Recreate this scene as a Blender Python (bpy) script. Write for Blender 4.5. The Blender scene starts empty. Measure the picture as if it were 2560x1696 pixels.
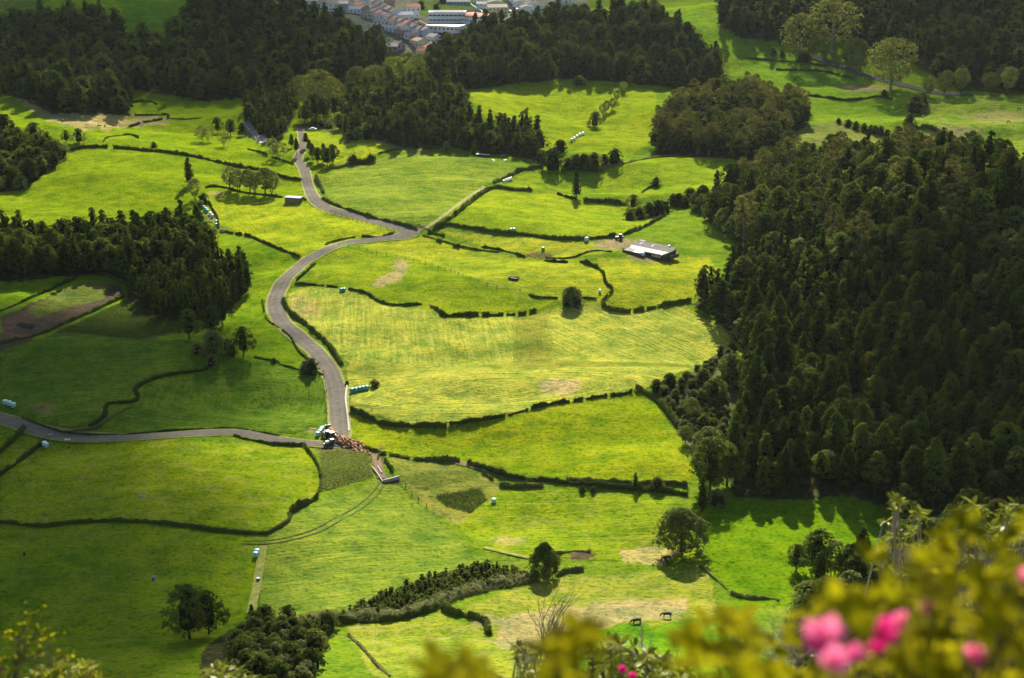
import bpy, math, random
import numpy as np
from mathutils import Vector, Matrix

R = math.radians
random.seed(7)
rng = np.random.default_rng(7)
scn = bpy.context.scene
COL = scn.collection

# ------------------------------------------------------------------ camera, sky, sun, exposure
CAMZ = 166.0
PITCH = math.atan(1261 / 3797.0)
FPX = 3797.0
K = 2560 / 2367.0
cam_d = bpy.data.cameras.new("camera")
cam_d.sensor_width = 23.6
cam_d.lens = 35.0
cam_d.clip_start = 0.1
cam_d.clip_end = 20000
cam_d.dof.use_dof = True
cam_d.dof.focus_distance = 620
cam_d.dof.aperture_fstop = 2.3
cam = bpy.data.objects.new("camera", cam_d)
cam.location = (0, 0, CAMZ)
cam.rotation_euler = (math.pi / 2 - PITCH, 0, 0)
COL.objects.link(cam)
scn.camera = cam

SUN_EL, SUN_AZ = R(31), R(3)          # azimuth from +Y towards +X
world = bpy.data.worlds.new("World")
scn.world = world
world.use_nodes = True
wn = world.node_tree
sky = wn.nodes.new("ShaderNodeTexSky")
sky.sky_type = 'NISHITA'
sky.sun_disc = False
sky.sun_elevation = SUN_EL
sky.sun_rotation = SUN_AZ
bg = wn.nodes["Background"]
bg.inputs[1].default_value = 0.065
wn.links.new(sky.outputs[0], bg.inputs[0])
sd = bpy.data.lights.new("sun", 'SUN')
sd.energy = 5.0
sd.angle = R(0.5)
sd.color = (1.0, 0.92, 0.76)
so = bpy.data.objects.new("sun", sd)
sdir = Vector((math.sin(SUN_AZ) * math.cos(SUN_EL), math.cos(SUN_AZ) * math.cos(SUN_EL), math.sin(SUN_EL)))
so.rotation_euler = sdir.to_track_quat('Z', 'Y').to_euler()
so.location = (0, 0, 400)
COL.objects.link(so)
scn.view_settings.view_transform = 'Standard'
scn.view_settings.look = 'None'
scn.view_settings.exposure = 1.25
scn.view_settings.gamma = 1
scn.cycles.max_bounces = 6
scn.cycles.diffuse_bounces = 3
scn.cycles.glossy_bounces = 2
scn.cycles.transmission_bounces = 3
scn.cycles.transparent_max_bounces = 8
scn.cycles.volume_bounces = 1
scn.cycles.caustics_reflective = False
scn.cycles.caustics_refractive = False

# ------------------------------------------------------------------ helpers: numbers
def sm(t):
    t = np.clip(t, 0, 1)
    return t * t * (3 - 2 * t)

def _hash(ix, iy, s=0):
    n = (ix * 374761393 + iy * 668265263 + s * 974634777).astype(np.int64)
    n = (n ^ (n >> 13)) * 1274126177
    n = n ^ (n >> 16)
    return (n & 0xffff) / 65535.0

def vnoise(x, y, s=0):
    x = np.asarray(x, float); y = np.asarray(y, float)
    ix = np.floor(x).astype(np.int64); iy = np.floor(y).astype(np.int64)
    fx = x - ix; fy = y - iy
    fx = fx * fx * (3 - 2 * fx); fy = fy * fy * (3 - 2 * fy)
    a = _hash(ix, iy, s); b = _hash(ix + 1, iy, s); c = _hash(ix, iy + 1, s); d = _hash(ix + 1, iy + 1, s)
    return (a * (1 - fx) + b * fx) * (1 - fy) + (c * (1 - fx) + d * fx) * fy

PY = np.array([-400, -60, -8, 0, 8, 60, 120, 180, 230, 285, 400])
PZ = np.array([215, 190, 166.5, 164.2, 156.5, 112, 68, 33, 13, 0, 0])

def gs(x, y, cx, cy, sx, sy, h):
    return h * np.exp(-0.5 * (((x - cx) / sx) ** 2 + ((y - cy) / sy) ** 2))

def height(x, y):
    x = np.asarray(x, float); y = np.asarray(y, float)
    z = np.interp(y, PY, PZ)
    far = sm((y - 260) / 120)
    z = z + far * (2.2 * np.sin(x / 52 + 1.1) * np.sin(y / 71) + 1.0 * np.sin(x / 21 + y / 33))
    damp = far * (1 - .6 * sm((y - 900) / 300))
    z = z + damp * (7.5 * (vnoise(x / 62 + 3.3, y / 44 + 8.1, 11) - .5) + 2.4 * (vnoise(x / 27 + .7, y / 17 + .2, 15) - .5))
    z = z + 7 * sm((370 - y) / 130) * sm((y - 200) / 60)
    # right plantation hill
    ax = sm((x - 62 - 0.12 * np.abs(y - 560)) / 150)
    ay = sm((y - 375) / 190) * (1 - sm((y - 590) / 190))
    z = z + 43 * ax * ay
    # centre hill, clumps
    z = z + gs(x, y, 75, 1165, 125, 75, 31)
    z = z + gs(x, y, 133, 915, 42, 45, 12)
    z = z + gs(x, y, -55, 905, 42, 45, 11)
    z = z + gs(x, y, -235, 1180, 125, 90, 30)
    z = z + gs(x, y, -560, 1500, 260, 260, 90)
    z = z + gs(x, y, 520, 1480, 200, 260, 150)
    z = z + gs(x, y, -330, 830, 70, 70, 14)
    # local swells in the middle pastures
    z = z + gs(x, y, 45, 452, 34, 12, 3.5) + gs(x, y, -30, 700, 40, 40, 5)
    z = z + gs(x, y, -120, 480, 60, 14, 3) + gs(x, y, 20, 620, 40, 16, 3)
    z = z + 150 * sm((y - 2600) / 2600) * (1 - .5 * sm((np.abs(x) - 600) / 3000)) + 70 * sm((np.abs(x) - 1500 - 0.1 * y) / 2500)
    return z

def rays(u, v):
    u = np.atleast_1d(np.asarray(u, float)) * K; v = np.atleast_1d(np.asarray(v, float)) * K
    a = (u - 1280) / FPX; b = (848 - v) / FPX
    cp, sp = math.cos(PITCH), math.sin(PITCH)
    d = np.stack([a, cp + b * sp, -sp + b * cp], -1)
    return d

def ground(u, v):
    """photo point (2367-wide picture) -> point on the terrain"""
    d = rays(u, v)
    n = len(d)
    t = 205 * (4500 / 205) ** (np.arange(520) / 519.0)
    lo = np.full(n, t[0]); hi = np.full(n, t[-1]); done = np.zeros(n, bool)
    prev = np.full(n, t[0])
    for tt in t[1:]:
        z = CAMZ + d[:, 2] * tt
        below = (z < height(d[:, 0] * tt, d[:, 1] * tt)) & ~done
        lo[below] = prev[below]; hi[below] = tt; done |= below
        prev[:] = tt
        if done.all(): break
    for _ in range(16):
        m = 0.5 * (lo + hi)
        b = CAMZ + d[:, 2] * m < height(d[:, 0] * m, d[:, 1] * m)
        hi = np.where(b, m, hi); lo = np.where(b, lo, m)
    p = d * hi[:, None]; p[:, 2] += CAMZ
    return p

def G(u, v):
    p = ground([u], [v])[0]
    return Vector(p)

def project(x, y, z):
    cp, sp = math.cos(PITCH), math.sin(PITCH)
    dz = z - CAMZ
    dep = y * cp - dz * sp
    up = y * sp + dz * cp
    return (1280 + FPX * x / dep) / K, (848 - FPX * up / dep) / K, dep

def inpoly(u, v, poly):
    u = np.asarray(u); v = np.asarray(v)
    c = np.zeros(u.shape, bool)
    n = len(poly)
    for i in range(n):
        x1, y1 = poly[i]; x2, y2 = poly[(i + 1) % n]
        if y1 == y2: continue
        cond = ((y1 > v) != (y2 > v)) & (u < (x2 - x1) * (v - y1) / (y2 - y1) + x1)
        c ^= cond
    return c

def spline(pts, step=6.0):
    """Catmull-Rom through picture points (any dimension)"""
    P = np.array(pts, float)
    if len(P) < 3:
        L = np.linalg.norm(P[-1, :2] - P[0, :2]); n = max(2, int(L / step))
        t = np.linspace(0, 1, n)[:, None]
        return P[0] * (1 - t) + P[-1] * t
    Q = np.vstack([2 * P[0] - P[1], P, 2 * P[-1] - P[-2]])
    out = []
    for i in range(1, len(Q) - 2):
        L = np.linalg.norm(Q[i + 1, :2] - Q[i, :2]); n = max(1, int(L / step))
        for k in range(n):
            t = k / n
            out.append(0.5 * ((2 * Q[i]) + (-Q[i - 1] + Q[i + 1]) * t + (2 * Q[i - 1] - 5 * Q[i] + 4 * Q[i + 1] - Q[i + 2]) * t * t
                              + (-Q[i - 1] + 3 * Q[i] - 3 * Q[i + 1] + Q[i + 2]) * t ** 3))
    out.append(P[-1])
    return np.array(out)

def world_line(pts, step):
    """picture polyline -> evenly spaced points on the ground (x, y, extra...)"""
    S = spline(pts)
    g = ground(S[:, 0], S[:, 1])
    W = np.column_stack([g[:, :2], S[:, 2:]])
    seg = np.linalg.norm(np.diff(W[:, :2], axis=0), axis=1)
    s = np.concatenate([[0], np.cumsum(seg)])
    n = max(3, int(s[-1] / step) + 1)
    q = np.linspace(0, s[-1], n)
    return np.column_stack([np.interp(q, s, W[:, k]) for k in range(W.shape[1])])

# ------------------------------------------------------------------ helpers: meshes and objects
def np_mesh(name, V, F, mats=(), smooth=False, midx=None):
    """V (n,3), F (m,3|4)"""
    V = np.asarray(V, np.float32); F = np.asarray(F, np.int32)
    me = bpy.data.meshes.new(name)
    k = F.shape[1]
    me.vertices.add(len(V)); me.vertices.foreach_set("co", V.ravel())
    me.loops.add(F.size); me.loops.foreach_set("vertex_index", F.ravel())
    me.polygons.add(len(F))
    me.polygons.foreach_set("loop_start", np.arange(0, F.size, k, dtype=np.int32))
    for m in mats: me.materials.append(m)
    if midx is not None: me.polygons.foreach_set("material_index", np.asarray(midx, np.int32))
    me.update(calc_edges=True)
    me.polygons.foreach_set("use_smooth", np.full(len(F), smooth, bool))
    return me

def link(name, me, parent=None, loc=None):
    o = bpy.data.objects.new(name, me)
    COL.objects.link(o)
    if parent is not None: o.parent = parent
    if loc is not None: o.location = loc
    return o

def tag(o, label=None, cat=None, group=None, kind=None):
    if label: o["label"] = label
    if cat: o["category"] = cat
    if group: o["group"] = group
    if kind: o["kind"] = kind
    return o

def thing(name, label, cat, loc=(0, 0, 0), rz=0.0, group=None, scale=None):
    o = bpy.data.objects.new(name, None)
    o.empty_display_size = 0.3
    COL.objects.link(o)
    o.location = loc; o.rotation_euler = (0, 0, rz)
    if scale: o.scale = scale
    return tag(o, label, cat, group)

class MB:
    """collects boxes, prisms, tubes into one mesh"""
    def __init__(s): s.v = []; s.f = []
    def add(s, vs, fs):
        b = len(s.v); s.v += [tuple(v) for v in vs]; s.f += [tuple(b + i for i in f) for f in fs]; return s
    def box(s, c, d, rz=0, tilt=None):
        M = Matrix.Translation(c) @ Matrix.Rotation(rz, 4, 'Z')
        if tilt is not None: M = M @ tilt
        x, y, z = d[0] / 2, d[1] / 2, d[2] / 2
        vs = [M @ Vector((a * x, b * y, e * z)) for a in (-1, 1) for b in (-1, 1) for e in (-1, 1)]
        return s.add(vs, [(0, 1, 3, 2), (4, 6, 7, 5), (0, 4, 5, 1), (2, 3, 7, 6), (0, 2, 6, 4), (1, 5, 7, 3)])
    def tube(s, pts, rad, n=6, cap=True):
        pts = [Vector(p) for p in pts]
        rs = rad if isinstance(rad, (list, tuple)) else [rad] * len(pts)
        vs = []; fs = []
        for i, p in enumerate(pts):
            d = (pts[min(i + 1, len(pts) - 1)] - pts[max(i - 1, 0)]).normalized()
            a = d.orthogonal().normalized() if abs(d.z) < .99 else Vector((1, 0, 0))
            b = d.cross(a).normalized()
            for k in range(n):
                w = 2 * math.pi * k / n
                vs.append(p + (a * math.cos(w) + b * math.sin(w)) * rs[i])
        for i in range(len(pts) - 1):
            for k in range(n):
                fs.append((i * n + k, i * n + (k + 1) % n, (i + 1) * n + (k + 1) % n, (i + 1) * n + k))
        if cap:
            fs.append(tuple(range(n))[::-1]); fs.append(tuple((len(pts) - 1) * n + k for k in range(n)))
        return s.add(vs, fs)
    def prism(s, poly, y0, y1):
        """poly in xz, extruded along y"""
        n = len(poly)
        vs = [(p[0], y0, p[1]) for p in poly] + [(p[0], y1, p[1]) for p in poly]
        fs = [tuple(range(n)), tuple(range(n, 2 * n))[::-1]] + [(i, i + n, (i + 1) % n + n, (i + 1) % n) for i in range(n)]
        return s.add(vs, fs)
    def mesh(s, name, mat, smooth=False):
        me = bpy.data.meshes.new(name)
        me.from_pydata(s.v, [], s.f)
        if mat: me.materials.append(mat)
        if smooth:
            me.polygons.foreach_set("use_smooth", [True] * len(me.polygons))
        me.update()
        return me
    def build(s, name, mat, parent=None, smooth=False):
        return link(name, s.mesh(name, mat, smooth), parent)

# ------------------------------------------------------------------ materials
def nt(name):
    m = bpy.data.materials.new(name); m.use_nodes = True
    t = m.node_tree; t.nodes.clear()
    out = t.nodes.new("ShaderNodeOutputMaterial")
    return m, t, out

def nd(t, kind, **kw):
    n = t.nodes.new(kind)
    for k, v in kw.items():
        if hasattr(n, k): setattr(n, k, v)
        else: n.inputs[k.replace('_', ' ')].default_value = v
    return n

def noise(t, vec, scale, detail=3, rough=.55):
    n = t.nodes.new("ShaderNodeTexNoise"); n.inputs["Scale"].default_value = scale
    n.inputs["Detail"].default_value = detail; n.inputs["Roughness"].default_value = rough
    if vec is not None: t.links.new(vec, n.inputs["Vector"])
    return n.outputs["Fac"]

def ramp(t, fac, stops):
    r = t.nodes.new("ShaderNodeValToRGB"); t.links.new(fac, r.inputs[0])
    e = r.color_ramp.elements
    while len(e) < len(stops): e.new(0.5)
    for i, (p, c) in enumerate(stops):
        e[i].position = p; e[i].color = (*c, 1) if len(c) == 3 else c
    return r.outputs[0]

def mix(t, fac, a, b, mode='MIX'):
    m = t.nodes.new("ShaderNodeMix"); m.data_type = 'RGBA'; m.blend_type = mode
    for sock, val in ((m.inputs[0], fac), (m.inputs[6], a), (m.inputs[7], b)):
        if isinstance(val, bpy.types.NodeSocket): t.links.new(val, sock)
        elif isinstance(val, (int, float)): sock.default_value = val
        else: sock.default_value = (*val, 1)
    return m.outputs[2]

def mth(t, op, a, b=0.0, clamp=False):
    m = t.nodes.new("ShaderNodeMath"); m.operation = op; m.use_clamp = clamp
    for i, val in enumerate((a, b)):
        if isinstance(val, bpy.types.NodeSocket): t.links.new(val, m.inputs[i])
        else: m.inputs[i].default_value = val
    return m.outputs[0]

def solid(name, col, rough=.7, spec=.3, var=.15, scale=1.5, metal=0.0, bump=0.0):
    m, t, out = nt(name)
    tc = t.nodes.new("ShaderNodeTexCoord")
    n = noise(t, tc.outputs["Object"], scale, 4)
    c = ramp(t, n, [(.3, [x * (1 - var) for x in col]), (.7, [min(1, x * (1 + var)) for x in col])])
    b = t.nodes.new("ShaderNodeBsdfPrincipled")
    t.links.new(c, b.inputs["Base Color"]); b.inputs["Roughness"].default_value = rough
    b.inputs["Specular IOR Level"].default_value = spec; b.inputs["Metallic"].default_value = metal
    if bump:
        bp = t.nodes.new("ShaderNodeBump"); bp.inputs["Strength"].default_value = bump; bp.inputs["Distance"].default_value = .05
        t.links.new(n, bp.inputs["Height"]); t.links.new(bp.outputs[0], b.inputs["Normal"])
    t.links.new(b.outputs[0], out.inputs[0])
    return m

def foliage(name, c0, c1, trans=.35, gloss=.0, nscale=.35, tint=None):
    """leaf material: dark/light mix by position and by plant"""
    m, t, out = nt(name)
    geo = t.nodes.new("ShaderNodeNewGeometry")
    oi = t.nodes.new("ShaderNodeObjectInfo")
    at = t.nodes.new("ShaderNodeAttribute"); at.attribute_name = "vary"
    rnd = mth(t, 'FRACT', mth(t, 'ADD', oi.outputs["Random"], at.outputs["Fac"]))
    n = noise(t, geo.outputs["Position"], nscale, 3, .6)
    f = mth(t, 'ADD', mth(t, 'MULTIPLY', rnd, .8), mth(t, 'MULTIPLY', n, .6))
    f = mth(t, 'SUBTRACT', f, .22, True)
    c = mix(t, f, c0, c1)
    if tint:
        f2 = mth(t, 'GREATER_THAN', mth(t, 'FRACT', mth(t, 'MULTIPLY', rnd, 7.31)), .88)
        c = mix(t, mth(t, 'MULTIPLY', f2, .7), c, tint)
    d = t.nodes.new("ShaderNodeBsdfDiffuse"); tr = t.nodes.new("ShaderNodeBsdfTranslucent")
    t.links.new(c, d.inputs[0])
    c2 = mix(t, 1.0, c, (1.25, 1.3, .7), 'MULTIPLY'); t.links.new(c2, tr.inputs[0])
    mx = t.nodes.new("ShaderNodeMixShader"); mx.inputs[0].default_value = trans
    t.links.new(d.outputs[0], mx.inputs[1]); t.links.new(tr.outputs[0], mx.inputs[2])
    res = mx.outputs[0]
    if gloss:
        g = t.nodes.new("ShaderNodeBsdfGlossy"); g.inputs["Roughness"].default_value = .32
        g.inputs[0].default_value = (1, 1, 1, 1)
        m2 = t.nodes.new("ShaderNodeMixShader"); m2.inputs[0].default_value = gloss
        t.links.new(res, m2.inputs[1]); t.links.new(g.outputs[0], m2.inputs[2]); res = m2.outputs[0]
    t.links.new(res, out.inputs[0])
    return m

M = {}
M['conifer'] = foliage("conifer_foliage", (.022, .038, .007), (.105, .140, .022), .26, tint=(.16, .17, .025))
M['broad'] = foliage("broadleaf_foliage", (.026, .044, .009), (.130, .165, .030), .30, tint=(.17, .16, .035))
M['laurel'] = foliage("laurel_foliage", (.06, .085, .022), (.27, .30, .085), .36)
M['euca'] = foliage("eucalyptus_foliage", (.065, .068, .022), (.18, .165, .050), .30)
M['pale'] = foliage("spring_foliage", (.115, .125, .030), (.215, .22, .065), .42)
M['far'] = foliage("valley_wood_foliage", (.026, .042, .013), (.120, .150, .034), .28, tint=(.14, .14, .035))
M['hedge'] = foliage("hedge_foliage", (.040, .060, .014), (.12, .15, .032), .35, nscale=.8)
M['scrub'] = foliage("scrub_foliage", (.09, .11, .04), (.23, .23, .09), .38, nscale=.9)
M['azalea'] = foliage("azalea_foliage", (.06, .062, .006), (.50, .44, .012), .5, nscale=9)
M['rhodo'] = foliage("rhododendron_foliage", (.035, .05, .008), (.34, .35, .045), .42, gloss=.006, nscale=3)
M['petal'] = foliage("pink_petal", (.62, .08, .42), (.86, .24, .64), .5, nscale=12)
M['magenta'] = foliage("magenta_petal", (.45, .01, .22), (.72, .04, .40), .5, nscale=12)
M['bark'] = solid("bark", (.085, .065, .045), .9, .1, .4, 3, bump=.4)
M['pale_bark'] = solid("pale_bark", (.30, .26, .21), .85, .15, .3, 6)
M['dead_wood'] = solid("dead_wood", (.42, .37, .30), .85, .15, .3, 6)
M['core'] = solid("shaded_crown_core", (.018, .026, .008), 1, 0, .3, 2)  # dark filler inside crowns, interior shade put into its colour
M['white_wall'] = solid("white_render", (.80, .78, .72), .85, .2, .06, .6)
M['cream_wall'] = solid("cream_render", (.68, .62, .42), .85, .2, .06, .6)
M['grey_wall'] = solid("grey_render", (.30, .32, .33), .85, .2, .1, .6)
M['blue_wall'] = solid("pale_blue_render", (.52, .60, .66), .85, .2, .06, .6)
M['brown_roof'] = solid("brown_tile", (.22, .15, .11), .85, .2, .3, 2.5, bump=.4)
M['red_roof'] = solid("red_tile", (.46, .17, .09), .85, .2, .25, 2.5, bump=.4)
M['tan_roof'] = solid("weathered_tile", (.34, .27, .20), .85, .2, .25, 2.5, bump=.4)
M['grey_roof'] = solid("grey_sheet_roof", (.36, .36, .34), .6, .3, .15, 1)
M['glass'] = solid("window_glass", (.03, .04, .05), .15, .6, .1, 1)
M['trim'] = solid("white_trim", (.78, .78, .76), .7, .3, .05, 1)
M['door'] = solid("door_paint", (.10, .13, .10), .6, .3, .1, 1)
M['asphalt'] = solid("asphalt_street", (.12, .12, .12), .9, .2, .2, .4)
M['soil'] = solid("bare_soil", (.20, .135, .085), .95, .1, .3, .8, bump=.5)
M['rock'] = solid("pale_rock", (.34, .30, .27), .9, .2, .25, 1.5, bump=.5)
M['stone'] = solid("dark_stone", (.10, .085, .07), .9, .2, .3, 2, bump=.5)
M['concrete'] = solid("concrete", (.42, .39, .35), .9, .2, .15, 1.2)
M['teal_wrap'] = solid("teal_bale_wrap", (.06, .36, .33), .32, .5, .15, 3)
M['pale_wrap'] = solid("pale_bale_wrap", (.42, .70, .68), .3, .5, .1, 3)
M['white_wrap'] = solid("white_bale_wrap", (.80, .82, .82), .3, .5, .05, 3)
M['log'] = solid("split_wood", (.40, .21, .10), .8, .2, .35, 4)
M['log_end'] = solid("cut_wood", (.62, .40, .20), .8, .2, .2, 6)
M['green_paint'] = solid("green_machine_paint", (.02, .10, .04), .4, .5, .1, 2)
M['pink_roof'] = solid("sun_faded_panel", (.42, .33, .28), .6, .3, .1, 2)
M['mint_roof'] = solid("pale_green_panel", (.36, .44, .27), .5, .3, .1, 2)
M['tyre'] = solid("tyre_rubber", (.015, .015, .015), .85, .2, .2, 3)
M['black_metal'] = solid("black_metal", (.03, .03, .03), .5, .4, .2, 3)
M['cow_hide'] = solid("black_cow_hide", (.012, .010, .009), .7, .3, .3, 2)
M['cow_white'] = solid("white_cow_hide", (.62, .58, .52), .8, .2, .2, 2)
M['post'] = solid("weathered_post", (.24, .20, .15), .9, .1, .3, 3)
M['car_white'] = solid("white_car_paint", (.75, .75, .75), .3, .5, .03, 1)
M['car_red'] = solid("red_car_paint", (.45, .03, .02), .3, .5, .05, 1)
M['car_dark'] = solid("dark_car_paint", (.04, .05, .06), .3, .5, .05, 1)
M['blue_plastic'] = solid("blue_plastic", (.05, .12, .55), .5, .4, .1, 3)

# white corrugated sheet
def corrugated(name, a, b, scale=9.0):
    m, t, out = nt(name)
    tc = t.nodes.new("ShaderNodeTexCoord")
    w = t.nodes.new("ShaderNodeTexWave"); w.inputs["Scale"].default_value = scale; w.inputs["Distortion"].default_value = .1
    t.links.new(tc.outputs["Object"], w.inputs[0])
    n = noise(t, tc.outputs["Object"], .8, 4)
    c = ramp(t, n, [(.35, a), (.7, b)])
    p = t.nodes.new("ShaderNodeBsdfPrincipled"); t.links.new(c, p.inputs["Base Color"]); p.inputs["Roughness"].default_value = .85; p.inputs["Specular IOR Level"].default_value = .1
    bp = t.nodes.new("ShaderNodeBump"); bp.inputs["Distance"].default_value = .05; bp.inputs["Strength"].default_value = .6
    t.links.new(w.outputs["Fac"], bp.inputs["Height"]); t.links.new(bp.outputs[0], p.inputs["Normal"])
    t.links.new(p.outputs[0], out.inputs[0])
    return m
M['white_sheet'] = corrugated("white_corrugated_sheet", (.46, .46, .45), (.62, .62, .62))
M['old_sheet'] = corrugated("weathered_corrugated_sheet", (.15, .135, .11), (.24, .22, .185))
M['tan_sheet'] = corrugated("tan_corrugated_sheet", (.26, .22, .17), (.38, .34, .28))

# ------------------------------------------------------------------ ground
LUSH = (.152, .228, .005); DEEP = (.105, .190, .004); YEL = (.225, .285, .010); PALE = (.262, .300, .034)
BLUE = (.165, .235, .020); CROP = (.065, .100, .014); SOIL = (.095, .072, .040); DRY = (.285, .245, .085)
OLIVE = (.16, .18, .03); FLOOR = (.035, .042, .014); COOL = (.120, .215, .012); VILL = (.16, .17, .11)
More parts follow.
